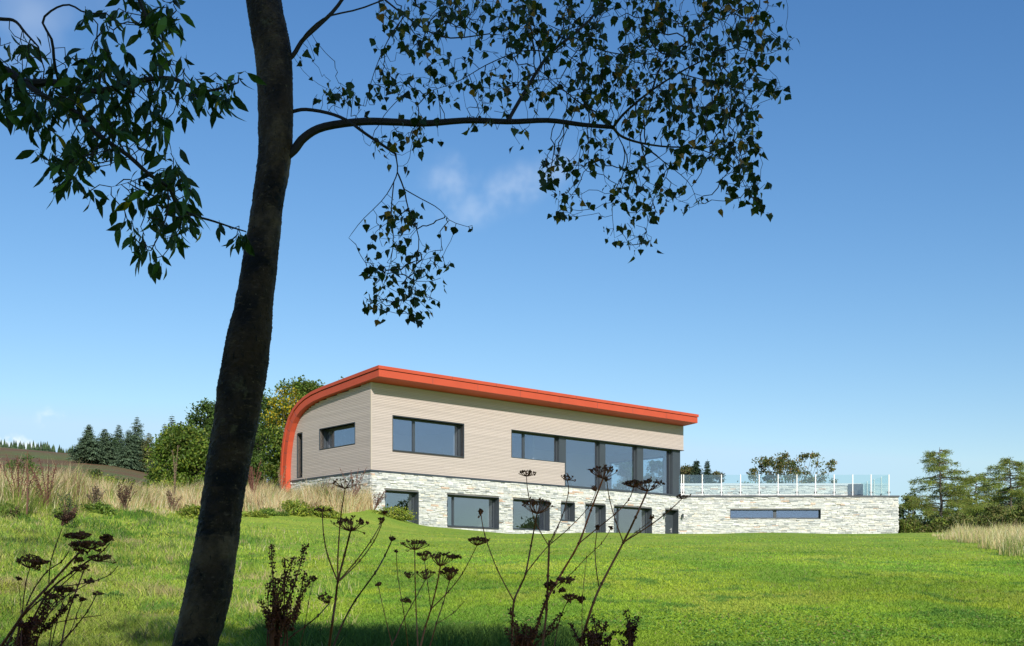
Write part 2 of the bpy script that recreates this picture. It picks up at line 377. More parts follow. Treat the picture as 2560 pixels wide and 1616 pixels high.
def grid_wall(fn, a0, a1, z0, z1, holes, d0, d1, m):
    A = sorted({a0, a1, *[h[0] for h in holes], *[h[1] for h in holes]}); Zs = sorted({z0, z1, *[h[2] for h in holes], *[h[3] for h in holes]})
    A = [a for a in A if a0 <= a <= a1]; Zs = [z for z in Zs if z0 <= z <= z1]
    for i in range(len(A)-1):
        for j in range(len(Zs)-1):
            ca, cz = (A[i]+A[i+1])/2, (Zs[j]+Zs[j+1])/2
            if any(h[0] < ca < h[1] and h[2] < cz < h[3] for h in holes): continue
            m.abox(A[i], A[i+1], d0, d1, Zs[j], Zs[j+1], (1, 1, 1), fn)
Wg = lambda v, s, z: W(s, v, z)
bk = MB()
grid_wall(W, .005, S_END-.01, Zc, 9.34, [w1, (bandL, S_END, 6.63, 7.98), (bandM, S_END, Zc, 7.98)], .002, .20, bk)
bk.build('wall_core', M_back, house)
bk = MB()   # gable core in columns following the curve
vs_ = np.unique(np.concatenate([np.arange(.205, 6.7, .25), [gw[0], gw[1], gs[0], gs[1], 6.75]]))
for i in range(len(vs_)-1):
    a, b_ = vs_[i], vs_[i+1]; c = (a+b_)/2; top = float(zin(b_))-.01
    hs = [h for (q0, q1), h in ((gw, gwz), (gs, gsz)) if q0 < c < q1]
    if hs:
        bk.abox(.002, .2, a, b_, Zc, hs[0][0], fn=W); bk.abox(.002, .2, a, b_, hs[0][1], top, fn=W)
    else: bk.abox(.002, .2, a, b_, Zc, top, fn=W)
bk.build('wall_core', M_back, house)
# back, side and hidden walls of the shell
bk = MB(); 
rv0, rv1 = 1.0, 5.3
grid_wall(lambda v, s, z: W(s, v, z), .2, 6.86, Zc, 9.1, [(rv0, rv1, 5.5, 7.72), (6.3, 6.9, 8.2, 9.2)], 20.72, 20.9, bk)
bk.build('end_wall', M_inner, house)

# dark flashing at the foot of the cladding
fl = MB(); fl.abox(-.06, 20.94, -.06, .0, Zp, Zc, fn=W); fl.abox(-.06, .0, 0, 6.86, Zp, Zc, fn=W); fl.build('flashing', M_dark, house)
fl = MB(); fl.abox(bandL-.02, S_END+.04, -.045, .6, 7.965, 7.99, fn=W); fl.build('lintel_trim', M_dark, house)

def window(name, place, a0, a1, z0, z1, mull=(), dep=.36, fr=.07, label=None, glz=M_glass, trans=None):
    """place(a, d, z) -> world. reveal lining, frame and a pane for each light"""
    m = MB(); t_ = .025
    m.abox(a0-t_, a0, -.045, dep, z0-t_, z1+t_, fn=place); m.abox(a1, a1+t_, -.045, dep, z0-t_, z1+t_, fn=place)
    m.abox(a0, a1, -.045, dep, z1, z1+t_, fn=place); m.abox(a0, a1, -.045, dep, z0-t_, z0, fn=place)
    w = m.build(name, M_dark, house)
    if label: w['label'] = label
    m = MB(); m.abox(a1-.05, a1, dep+.002, dep+.34, z0, z1, fn=place); m.abox(a0, a0+.05, dep+.002, dep+.34, z0, z1, fn=place); m.abox(a0+.05, a1-.05, dep+.002, dep+.34, z1-.04, z1, fn=place); m.build('inner_lining', M_inner, w)
    m = MB(); d0, d1 = dep-.08, dep
    m.abox(a0, a0+fr, d0, d1, z0, z1, fn=place); m.abox(a1-fr, a1, d0, d1, z0, z1, fn=place)
    m.abox(a0+fr, a1-fr, d0, d1, z1-fr, z1, fn=place); m.abox(a0+fr, a1-fr, d0, d1, z0, z0+fr, fn=place)
    edges = [a0+fr]
    for c, wd in mull:
        m.abox(c-wd/2, c+wd/2, d0-.01, d1, z0+fr, z1-fr, fn=place); edges += [c-wd/2, c+wd/2]
    edges.append(a1-fr); m.build('window_frame', M_dark, w)
    for i in range(0, len(edges), 2):
        p = MB(); p.abox(edges[i], edges[i+1], d0+.03, d0+.036, z0+fr, z1-fr, fn=place); p.build('glass_pane', glz, w)
    return w
# measured at the back of the reveal
def sm_(px): return s_of(px, .32)
Z1 = lambda x: 680+x/2.189
window('window', W, *w1, mull=[(sm_(Z1(773)), .13)], label='wide upper window with a narrow and a wide light')
window('window', Wg, gw[0], gw[1], gwz[0], gwz[1], dep=.42, label='long low window in the gable')
window('window', Wg, gs[0], gs[1], gsz[0], gsz[1], dep=.3, fr=.04, label='tall slit window in the gable')
# glazed living room: short lights over the cladding, then full height
V0 = .34
lv = MB()
gz = MB()
cols = [(Z1(1560), Z1(1597)), (Z1(1783), Z1(1813)), (Z1(1987), Z1(2020))]
colS = [(s_of(a, V0), s_of(b_, V0)) for a, b_ in cols]
cornS = (s_of(Z1(2178), V0), s_of(Z1(2217), V0))
fr_ = .06
glw = MB()
glw.abox(bandL-.03, bandL, -.045, V0+.08, 6.61, 7.965, fn=W)            # left jamb
glw.abox(bandL, bandM-.0, -.045, V0+.08, 6.605, 6.63, fn=W)            # sill
glw.abox(bandM-.025, bandM+.02, -.04, V0+.08, Zc, 6.63, fn=W)
glazing = glw.build('window_wall', M_dark, house); glazing['label'] = 'band of tall grey framed glazing under the timber'
f = MB()
for a, b_ in colS:
    f.abox(a, b_, V0-.16, V0+.08, Zc, 7.965, fn=W); f.build('column', M_dark, glazing); f = MB()
f.abox(cornS[0], cornS[1]+.03, V0-.2, V0+.25, Zc, 7.965, fn=W); f.build('column', M_dark, glazing); f = MB()
mc = sm_(Z1(1378)); f.abox(mc-.07, mc+.07, V0-.01, V0+.08, 6.63+fr_, 7.965-fr_, fn=W)
f.build('mullion', M_dark, glazing)
f = MB()
E = [bandL]+[x for c in colS for x in c]+[cornS[0]]
panes = []
for k in range(0, len(E), 2):
    a, b_ = E[k], E[k+1]; zb = 6.63 if k == 0 else Zc+.02
    f.abox(a, a+fr_, V0, V0+.07, zb, 7.965, fn=W); f.abox(b_-fr_, b_, V0, V0+.07, zb, 7.965, fn=W)
    f.abox(a+fr_, b_-fr_, V0, V0+.07, 7.965-fr_, 7.965, fn=W); f.abox(a+fr_, b_-fr_, V0, V0+.07, zb, zb+fr_, fn=W)
    if k == 0: panes += [(a+fr_, mc-.07, zb+fr_), (mc+.07, b_-fr_, zb+fr_)]
    else: panes.append((a+fr_, b_-fr_, zb+fr_))
f.build('window_frame', M_dark, glazing)
for a, b_, zb in panes:
    p = MB(); p.abox(a, b_, V0+.03, V0+.036, zb, 7.965-fr_, fn=W); p.build('glass_pane', M_glass, glazing)
# end glazing looking over the terrace
Ws = lambda v, d, z: W(20.9-d, v, z)
f = MB(); m0, m1, mz0, mz1 = rv0, rv1, 5.5, 7.72
for a, b_, c, d in ((m0, m0+.09, mz0, mz1), (m1-.09, m1, mz0, mz1), (m0+.09, m1-.09, mz1-.09, mz1), (m0+.09, m1-.09, mz0, mz0+.07), (3.1, 3.22, mz0+.07, mz1-.09)):
    f.abox(a, b_, .05, .15, c, d, fn=Ws)
ew = f.build('window', M_dark, house); ew['label'] = 'end window over the terrace seen through the glazing'
p = MB(); p.abox(m0+.09, 3.1, .09, .096, mz0+.07, mz1-.09, fn=Ws); p.abox(3.22, m1-.09, .09, .096, mz0+.07, mz1-.09, fn=Ws); p.build('glass_pane', glass('end glass', (.80, .93, .96), (.9, .95, 1), lift=.05), ew)
# rooms
rm = MB()
rm.abox(.2, 20.72, .42, 6.86, 5.40, 5.43, fn=W); rm.build('upper_floor', M_floor, house)
rm = MB(); rm.abox(.2, 20.72, .2, 6.2, 8.12, 8.16, fn=W); rm.abox(.2, 20.7, 5.9, 5.96, 5.43, 8.12, fn=W)
rm.abox(7.2, 7.3, .2, 5.9, 5.43, 8.12, fn=W); rm.abox(11.2, 11.3, 1.6, 5.9, 5.43, 8.12, fn=W)
rm.build('interior_wall', M_inner, house)
# ---- ground floor: stone walls with openings
op = {}
def opn(k, xl, xr, zt, zb): op[k] = (s_of(Z1(xl)), s_of(Z1(xr)), zb, zt)
ZT = 4.57
opn('A', 618, 798, ZT, 2.5); opn('B', 958, 1238, ZT, 3.09); opn('C', 1318, 1515, ZT, 3.10); opn('D', 1580, 1653, ZT, 3.66)
opn('E', 1713, 1822, ZT, 2.5); opn('F', 1870, 2075, ZT, 2.5); opn('G', 2150, 2220, ZT, 2.5)
s_bend = 20.9; XB, YB, _ = W(s_bend, 0, 0); XR = 21.74
Wt = lambda x, d, z: (x, YB+d, z)
tw = (XB+.0, 0)
x_slot = ((1640+700/3.7625-1280)/F*YB, (1640+1545/3.7625-1280)/F*YB); z_slot = ((HY-(1080+815/3.7625))/F*YB, (HY-(1080+735/3.7625))/F*YB)
rs = np.random.default_rng(11)
def stones(m, fn, a0, a1, z0, z1, holes, out=-1):
    z = z0
    while z < z1-.01:
        h = rs.choice([.035, .045, .055, .07, .085]); zt = min(z+h, z1)
        if z1-zt < .03: zt = z1
        a = a0-rs.uniform(0, .3)
        while a < a1:
            L = rs.uniform(.12, .50); e = a+L
            x0, x1 = max(a, a0), min(e, a1); a = e
            segs = [(x0, x1)]
            for h_ in holes:
                if zt > h_[2]+.005 and z < h_[3]-.005:
                    segs = [q for s0, s1 in segs for q in ((s0, min(s1, h_[0])), (max(s0, h_[1]), s1)) if q[1]-q[0] > .004]
            for s0, s1 in segs:
                if s1-s0 < .015: continue
                pz = rs.uniform(.006, .06)
                r_ = rs.random(); g_ = rs.normal(1, .08)
                if r_ < .66: c = np.array((.64, .63, .585))
                elif r_ < .88: c = np.array((.49, .50, .485))
                elif r_ < .93: c = np.array((.33, .345, .335))
                elif r_ < .985: c = np.array((.66, .61, .51))
                else: c = np.array((.60, .43, .32))
                c = np.clip(c*g_, .05, .8)
                dz = rs.uniform(-.004, .004)
                # front face slightly tilted and chipped
                j = rs.uniform(-.008, .008, 4)
                cc = [(s0+.002, -pz+j[0], z+.003), (s1-.002, -pz+j[1], z+.003), (s1-.002, .0, z+.003), (s0+.002, .0, z+.003),
                      (s0+.004, -pz+j[2], zt-.003+dz*0), (s1-.004, -pz+j[3], zt-.003), (s1-.002, .0, zt-.002), (s0+.002, .0, zt-.002)]
                m.box([fn(*q_) for q_ in cc], c)
        z = zt
hl = [op[k] for k in 'ABCDEFG']
m = MB(); stones(m, W, 0, s_bend, 2.0, Zp-.005, [(h[0]-.02, h[1]+.02, h[2]-.02, h[3]+.02) for h in hl])
m.build('stone_wall', M_stone, house)
m = MB(); grid_wall(W, 0.0, s_bend-.15, 1.8, Zp-.01, [(h[0]-.025, h[1]+.025, h[2]-.025, h[3]+.025) for h in hl], .001, .3, m)
m.abox(.001, .3, .3, 6.86, 2.5, Zp-.01, fn=W)
m.build('wall_backing', M_mortar, house)
m = MB(); stones(m, Wg, 0, 6.86, 2.9, Zp-.005, []); m.build('stone_wall', M_stone, house)
hs_ = (x_slot[0]-.02, x_slot[1]+.02, z_slot[0]-.02, z_slot[1]+.02)
m = MB(); stones(m, Wt, XB+.012, XR, 1.9, Zp-.03, [hs_])
Wr = lambda y, d, z: (XR+.0-d, y, z)
stones(m, Wr, YB, YB+7.0, 1.9, Zp-.03, [])
tws = m.build('terrace_wall', M_stone, house)
m = MB(); grid_wall(Wt, XB+.1, XR-.01, 1.8, Zp-.035, [hs_], .001, .3, m); m.abox(XR-.3, XR-.001, YB+.3, YB+7, 1.8, Zp-.035, fn=None); m.build('wall_backing', M_mortar, house)
# coping & terrace deck
m = MB(); m.abox(XB-.02, XR+.07, YB-.075, YB+.4, Zp-.03, Zc-.02); m.abox(XR-.4, XR+.07, YB+.4, YB+7.1, Zp-.03, Zc-.02); m.build('terrace_coping', M_dark, house)
m = MB(); m.add([(XB-.4, YB+.4, Zp), (XR-.4, YB+.4, Zp), (XR-.4, YB+9, Zp), (XB-2.5, YB+9, Zp)], [[0, 1, 2, 3]]); m.build('terrace_deck', M_grey, house)
# low stone parapet at the back of the terrace
YP = 72.0
m = MB(); Wp = lambda x, d, z: (x, YP+d, z); xp1 = (2150-1280)/F*YP
stones(m, Wp, XB-1.4, xp1, Zp, 6.52, []); m.build('parapet_wall', M_stone, house)
m = MB(); m.abox(XB-1.4, xp1-.005, YP+.001, YP+.3, Zp, 6.52); m.build('wall_backing', M_mortar, house)
m = MB(); m.abox(XB-1.4, xp1+.03, YP-.07, YP+.34, 6.52, 6.65); m.build('parapet_coping', M_cap, house)
m = MB(); m.box([(21.2, 70.9, Zp), (21.24, 71.0, Zp), (20.75, 71.95, Zp), (20.6, 71.9, Zp), (21.2, 70.9, 6.52), (21.24, 71.0, 6.52), (20.75, 71.95, 6.6), (20.6, 71.9, 6.6)])
m.build('screen_panel', M_grey, house)
# ground-floor windows
mu = {'B': [(sm_(Z1(990)), .1)], 'C': [], 'A': [], 'D': [], 'E': [], 'F': [(sm_(Z1(1892)), .09)]}
labs = {'A': 'tall glazed door half buried by the grass bank', 'B': 'wide ground floor window left of centre', 'C': 'square ground floor window with sliding panel', 'D': 'smallest square window in the stone wall',
        'E': 'narrow glazed door beside the small window', 'F': 'wide glazed door left of the grey door'}
for k in 'ABCDEF':
    a, b_, z0, z1 = op[k]
    window('glazed_door' if k in 'AEF' else 'window', W, a, b_, z0, z1, mull=mu[k], label=labs[k], dep=.38)
a, b_, z0, z1 = op['C']; p = MB(); cc = s_of(Z1(1452), .34); p.abox(cc, b_-.08, .38, .41, z0+.07, z1-.07, fn=W); p.build('blind_or_sky_panel', M_dark, house)
a, b_, z0, z1 = op['G']
m = MB(); m.abox(a-.025, a, -.045, .4, z0, z1+.025, fn=W); m.abox(b_, b_+.025, -.045, .4, z0, z1+.025, fn=W); m.abox(a, b_, -.045, .4, z1, z1+.025, fn=W); dr = m.build('door_frame', M_dark, house)
m = MB(); m.abox(a, b_, .36, .42, z0, z1, fn=W)
for zz in (2.62, 3.3, 3.95): m.abox(a+.12, b_-.12, .348, .36, zz, zz+.52, fn=W)
door = m.build('door', M_dark, dr)
m = MB(); hx = b_-.16; m.abox(hx-.02, hx+.02, .338, .36, 3.35, 3.6, fn=W); m.abox(hx-.14, hx, .30, .335, 3.49, 3.515, fn=W); m.build('handle', M_steel, dr)
# terrace slot window
m = MB(); xs0, xs1 = x_slot; zs0, zs1 = z_slot
for q_ in ((xs0-.02, xs0, zs0, zs1), (xs1, xs1+.02, zs0, zs1), (xs0-.02, xs1+.02, zs1, zs1+.02), (xs0-.02, xs1+.02, zs0-.02, zs0)):
    m.abox(q_[0], q_[1], -.045, .22, q_[2], q_[3], fn=Wt)
sw = m.build('window', M_dark, house); sw['label'] = 'long horizontal slot window in the terrace wall'
m = MB(); mm = (xs0+xs1)/2
for q_ in ((xs0, xs0+.03, zs0+.06, zs1-.03), (xs1-.06, xs1, zs0+.06, zs1-.03), (xs0, xs1, zs1-.03, zs1), (xs0, xs1, zs0, zs0+.06), (mm-.09, mm+.09, zs0+.06, zs1-.03)):
    m.abox(q_[0], q_[1], .13, .2, q_[2], q_[3], fn=Wt)
m.build('window_frame', M_dark, sw)
for q0, q1 in ((xs0+.03, mm-.09), (mm+.09, xs1-.06)):
    p = MB(); p.abox(q0, q1, .16, .166, zs0+.06, zs1-.03, fn=Wt); p.build('glass_pane', M_glass, sw)
# ground-floor rooms
m = MB(); m.abox(.3, 20.7, .3, 6.0, 5.12, 5.16, fn=W); m.abox(.3, 20.7, 5.2, 5.26, 2.5, 5.12, fn=W)
for sx in (4.0, 7.9, 11.1, 13.0, 18.9): m.abox(sx, sx+.1, .45, 5.2, 2.5, 5.12, fn=W)
m.abox(20.75, 20.85, .45, 5.2, 2.5, 5.12, fn=W); m.build('interior_wall', M_inner, house)
m = MB(); m.abox(XB+.9, XR-.32, YB+.9, YB+1.0, 2.5, 5.3); m.build('blind_or_sky_panel', mat('grey blue sky reflection', (.20, .26, .34), .8), house)  # panel added behind the slot glass; its grey-blue colour stands in for reflected sky
m = MB(); m.abox(.3, 20.7, .3, 5.3, 2.44, 2.49, fn=W); m.build('ground_floor', M_floor, house)

# things in the rooms
def bookcase():
    s0, v0 = s_of(1075, 3.6), 3.6
    e = empty('bookcase', W(s0, v0, 5.43), 'white open bookcase standing inside the wide upper window', 'bookcase', rz=RZ)
    m = MB()
    for k in range(5): m.abox(s0+k*.42, s0+k*.42+.03, v0, v0+.35, 5.43, 7.25 if k > 1 else 7.0, fn=W)
    m.abox(s0+1.71, s0+2.3, v0, v0+.5, 5.43, 7.32, fn=W)
    for zz in (5.5, 5.9, 6.3, 6.68, 7.0): m.abox(s0+.03, s0+1.68, v0+.01, v0+.34, zz, zz+.03, fn=W)
    m.build('frame', M_white, e)
    m = MB(); r2 = random.Random(4)
    for zz in (5.93, 6.33, 6.71):
        x = s0+.08
        while x < s0+1.6:
            w_ = r2.uniform(.03, .07)
            if r2.random() < .6: m.abox(x, x+w_, v0+.05, v0+.28, zz, zz+r2.uniform(.16, .28), (r2.uniform(.1, .6),)*3, fn=W)
            x += w_+.005
    m.build('books', mat('book covers', (1, 1, 1), .6, attr=True), e)
bookcase()
def table_lamp(px, v0, z0, label):
    s0 = s_of(px, v0); c = W(s0, v0, z0)
    e = empty('table_lamp', c, label, 'lamp')
    m = MB(); m.tube([(c[0], c[1], z0), (c[0], c[1], z0+.3)], [.07, .02], 10); m.build('base', M_white, e)
    m = MB(); m.tube([(c[0], c[1], z0+.28), (c[0], c[1], z0+.55)], [.2, .13], 14, cap=False); m.build('lamp_shade', M_white, e, smooth=True)
    t_ = MB(); t_.abox(s0-.5, s0+.5, v0-.3, v0+.3, z0-.045, z0-.002, fn=W); t_.abox(s0-.45, s0-.4, v0-.25, v0-.2, z0-.75, z0-.045, fn=W); t_.abox(s0+.4, s0+.45, v0-.25, v0-.2, z0-.75, z0-.045, fn=W); t_.abox(s0-.45, s0-.4, v0+.2, v0+.25, z0-.75, z0-.045, fn=W); t_.abox(s0+.4, s0+.45, v0+.2, v0+.25, z0-.75, z0-.045, fn=W)
    tag(t_.build('side_table', M_white, origin=W(s0, v0, z0-.75)), 'pale table under the '+('lamp in the upper window' if z0 > 5 else 'lamp in the wide glazed door'), 'table')
table_lamp(1062, 2.4, 6.2, 'small white table lamp beside the bookcase in the upper window')
table_lamp(1590, 2.2, 3.3, 'small white table lamp inside the wide glazed door')

# wall lamps by the door
def wall_lamp(px, py, label, side):
    if side: x = (px-1280)/F*(YB-.1); y = YB-.05; n = (0, -1)
    else: s = s_of(px); x, y, _ = W(s, -.05, 0); n = (-vv[0], -vv[1])
    z = (HY-py)/F*y
    e = empty('wall_lamp', (x, y, z-.1), label, 'wall lamp', 'lamps either side of the grey door')
    m = MB(); m.tube([(x, y+.03, z+.02), (x+n[0]*.05, y+n[1]*.05, z+.02)], [.055, .055], 12); m.build('wall_plate', M_dark, e)
    m = MB(); m.tube([(x+n[0]*.04, y+n[1]*.04, z+.02), (x+n[0]*.13, y+n[1]*.13, z+.02)], .015, 8); m.build('bracket', M_dark, e)
    cx, cy_ = x+n[0]*.15, y+n[1]*.15
    m = MB(); m.tube([(cx, cy_, z-.12), (cx, cy_, z+.11)], [.055, .055], 14); m.build('lamp_body', M_dark, e, smooth=False)
    m = MB(); m.tube([(cx, cy_, z-.135), (cx, cy_, z-.121)], [.045, .045], 12); m.build('lens', M_steel, e)
wall_lamp(1656, 1287, 'small dark wall lamp left of the grey door', False)
wall_lamp(1706.5, 1290, 'small dark wall lamp right of the grey door', True)

# balustrade
bal = empty('glass_balustrade', (XB, YB+.2, Zc), 'clear glass balustrade with pale posts along the terrace edge', 'balustrade')
yb = YB+.2; zt = Zc+1.17; pxs = [1640+x/3.7625 for x in (240, 260, 435, 615, 795, 970, 1148, 1325, 1500, 1675, 1850, 2022, 2190)]
xs = [(p-1280)/F*yb for p in pxs]
def post(x, y, dx=1):
    m = MB(); m.abox(x-.024, x+.024, y-.03, y+.03, Zc-.02, zt+.015); o = m.build('post', M_steel, bal)
    k = MB()
    for s_ in (-1, 1):
        if dx: k.abox(x+s_*.033, x+s_*.085, y-.035, y-.005, Zc+.12, Zc+.22)
        else: k.abox(x-.035, x-.005, y+s_*.033, y+s_*.085, Zc+.12, Zc+.22)
    k.build('clamp', M_dark, o)
for x in xs: post(x, yb)
for i in range(1, len(xs)-1):
    m = MB(); m.abox(xs[i]+.045, xs[i+1]-.045, yb-.006, yb+.006, Zc+.06, zt); m.build('glass_panel', M_bal, bal)
m = MB(); m.abox(xs[0]-.5, xs[0]-.045, yb-.006, yb+.006, Zc+.06, zt); m.build('glass_panel', M_bal, bal)
ys = [yb+1.35*k for k in range(1, 5)]
for y in ys: post(xs[-1], y, 0)
for i, y in enumerate([yb]+ys[:-1]):
    m = MB(); m.abox(xs[-1]-.006, xs[-1]+.006, y+.045, y+1.305, Zc+.06, zt); m.build('glass_panel', M_bal, bal)

# ------------------------------------------------------------ vegetation tools
def vnoise(x, y, seed, oct=3):
    out = 0; amp = 1; tot = 0
    for o in range(oct):
        g_ = np.random.default_rng(seed+o).random((128, 128)); xf = x*2**o; yf = y*2**o
        i = np.floor(xf).astype(int); j = np.floor(yf).astype(int); a = xf-i; b = yf-j; a = a*a*(3-2*a); b = b*b*(3-2*b)
        v = (g_[i % 128, j % 128]*(1-a)+g_[(i+1) % 128, j % 128]*a)*(1-b)+(g_[i % 128, (j+1) % 128]*(1-a)+g_[(i+1) % 128, (j+1) % 128]*a)*b
        out = out+amp*v; tot += amp; amp *= .5
    return out/tot
def sstep(v, a, b): t_ = np.clip((v-a)/(b-a), 0, 1); return t_*t_*(3-2*t_)
def rand_unit(n, r=rng):
    a = r.normal(size=(n, 3)); return a/np.linalg.norm(a, axis=1)[:, None]
def leaf_batch(m, c, axis, normal, size, width, col, shape):
    """shape: list of (along, across); one n-gon leaf per row"""
    axis = axis/np.linalg.norm(axis, axis=1)[:, None]
    side = np.cross(axis, normal); side /= np.linalg.norm(side, axis=1)[:, None]+1e-9
    nn_ = np.cross(side, axis)
    sh = np.asarray(shape); k = len(sh); n = len(c)
    size = np.broadcast_to(size, n); width = np.broadcast_to(width, n)
    V = c[:, None, :]+axis[:, None, :]*(sh[None, :, 0:1]*size[:, None, None])+side[:, None, :]*(sh[None, :, 1:2]*width[:, None, None])
    V = V-nn_[:, None, :]*((sh[None, :, 0:1]**2)*size[:, None, None]*.18)+nn_[:, None, :]*(np.abs(sh[None, :, 1:2])*width[:, None, None]*.35)
    Fc = np.arange(n*k).reshape(n, k)
    m.add(V.reshape(-1, 3), Fc, np.repeat(col, k, axis=0))
def blades(m, base, h, w, lean, col, tipcol=None, r=rng):
    n = len(base); a = r.uniform(0, 2*np.pi, n); sd = np.stack([np.cos(a), np.sin(a), 0*a], 1)*(w[:, None]/2)
    mid = base+np.stack([lean[:, 0]*.3, lean[:, 1]*.3, h*.55], 1); tip = base+np.stack([lean[:, 0], lean[:, 1], h], 1)
    V = np.stack([base-sd, base+sd, mid+sd*.8, mid-sd*.8, tip], 1)
    i = np.arange(n)[:, None]*5
    c1 = np.repeat(col[:, None, :], 5, 1)
    if tipcol is not None: c1[:, 4] = tipcol; c1[:, 2:4] = .5*col[:, None]+.5*tipcol[:, None]
    k0 = m.n
    m.add(V.reshape(-1, 3), i+np.array([[0, 1, 2, 3]]), c1.reshape(-1, 3))
    # tips reuse vertices
    m.L.append((k0+i+np.array([[3, 2, 4]])).reshape(-1)); m.S.append(np.full(n, 3))
M_leaf = mat('leaves', (1.32, 1.32, 1.1), .5, attr=True, trans=.38, spec=.3)
M_leaf_dark = mat('foreground leaves', (1, 1, 1), .38, attr=True, trans=.22, spec=.22)
M_blade = mat('grass blades', (1, 1, 1), .7, attr=True, trans=.35, spec=.2)
M_twig = mat('twigs', (.045, .034, .026), .85)
M_wood = mat('rough bark', (.10, .085, .065), .9, var=.35, vscale=9, bump=.7, bscale=25)
def jit(col, n, s=.15, r=rng):
    c = np.tile(np.asarray(col, float), (n, 1)); c *= r.normal(1, s, (n, 1)); c *= r.normal(1, s*.4, (n, 3)); return np.clip(c, .004, .9)

QUAD = [(0, 0), (.45, .5), (1, 0), (.45, -.5)]
def leafy_tree(name, x, y, h, w, label, cat, cols, n=7000, leaf=.16, clumps=60, trunk=.12, low=.15, group=None, seed=1, yellow=None, openness=.55, z=None, flat=.6):
    r = np.random.default_rng(seed); z0 = hz(x, y)-.1 if z is None else z
    e = empty(name, (x, y, z0), label, cat, group)
    base = np.array((x, y, z0)); m = MB(); tr = MB()
    tp = [base+np.array((r.normal(0, .04*w*k/6)*1., r.normal(0, .04*w*k/6), h*k/6*.85)) for k in range(7)]
    tr.tube(tp, np.linspace(trunk, trunk*.2, 7), 8)
    tr.build('trunk', M_wood, e, smooth=True)
    cen = []; lb = MB()
    for k in range(clumps):
        f_ = low+(1-low)*r.random()**.8
        prof = math.sin(math.pi*min(.97, (.12+f_*.86)))**flat
        a = r.uniform(0, 2*np.pi); rr = w/2*prof*r.random()**.45
        c = base+np.array((math.cos(a)*rr, math.sin(a)*rr, h*f_*(.97-.12*(rr/(w/2))**2)))
        cen.append(c)
        st = base+np.array((0, 0, h*f_*.45)); md = (st+c)/2+np.array((0, 0, -.04*h))
        lb.tube([st, md, c], [trunk*.35, trunk*.2, trunk*.06], 4, cap=False)
    lb.build('limb', M_wood, e)
    cen = np.array(cen); sz = w*.5*r.uniform(.12, .30, clumps)*openness*1.6
    idx = r.integers(0, clumps, n); d = rand_unit(n, r)*(r.random(n)**.5)[:, None]; d[:, 2] *= .75
    c = cen[idx]+d*sz[idx][:, None]
    c[:, 2] = np.maximum(c[:, 2], z0+.1)
    ax = rand_unit(n, r); ax[:, 2] -= .5; nm = rand_unit(n, r); nm[:, 2] += .6
    cols = np.array(cols); tone = r.uniform(.65, 1.3, clumps)
    base_c = cols[r.integers(0, len(cols), n)]*tone[idx][:, None]*r.normal(1, .15, (n, 1))
    if yellow is not None:
        yc, yr, yp = yellow; dd = np.linalg.norm((c-np.array(yc))/yr, axis=1); sel = (dd < 1) & (r.random(n) < yp); base_c[sel] = np.array((.42, .33, .02))*r.uniform(.6, 1.2, (sel.sum(), 1))
    leaf_batch(m, c, ax, nm, leaf*r.uniform(.6, 1.3, n), leaf*.6, np.clip(base_c, .005, .9), QUAD)
    m.build('crown', M_leaf, e); return e
def conifer(name, x, y, h, w, label, col, seed, group=None, dens=1.0, z=None):
    r = np.random.default_rng(seed); z0 = hz(x, y)-.1 if z is None else z
    e = empty(name, (x, y, z0), label, 'conifer', group); b0 = np.array((x, y, z0))
    tr = MB(); tr.tube([b0, b0+(0, 0, h*.5), b0+(0, 0, h)], [h*.018, h*.01, h*.001], 6); tr.build('trunk', M_wood, e)
    m = MB(); nw = int(34*dens); C_, A_, S_, K_ = [], [], [], []
    for k in range(nw):
        f_ = .04+.95*k/nw; L = w/2*(1-f_)**.85*r.uniform(.75, 1.15)+.15
        nb = int(9+8*(1-f_))
        for j in range(nb):
            a = r.uniform(0, 2*np.pi); LL = L*r.uniform(.55, 1.12); dz = -.18*LL+.12*LL*f_
            dr_ = np.array((math.cos(a), math.sin(a), 0))
            q_ = max(3, int(LL/w*16))
            tone = r.uniform(.6, 1.35)
            for i in range(q_):
                g_ = (i+.6)/q_; p = b0+dr_*LL*g_+np.array((0, 0, h*f_+dz*g_*g_*1.6))
                for sd in (-1, 1):
                    ang = a+sd*r.uniform(.3, 1.0); C_.append(p); A_.append((math.cos(ang), math.sin(ang), -.35+r.uniform(-.3, .15))); S_.append(LL*.36*(1.15-g_)+.12*w/6); K_.append(np.array(col)*tone*r.uniform(.75, 1.25))
            C_.append(b0+dr_*LL*.8+np.array((0, 0, h*f_+dz))); A_.append((dr_[0], dr_[1], .1)); S_.append(LL*.25); K_.append(np.array(col)*tone)
    n = len(C_); nm = rand_unit(n, r)*.5; nm[:, 2] += 1
    S_ = np.array(S_); leaf_batch(m, np.array(C_), np.array(A_), nm, S_, S_*.42, np.array(K_), QUAD)
    m.build('crown', M_leaf, e); return e

# ------------------------------------------------------------ background trees
def at(px, d): return (px-1280)/F*d
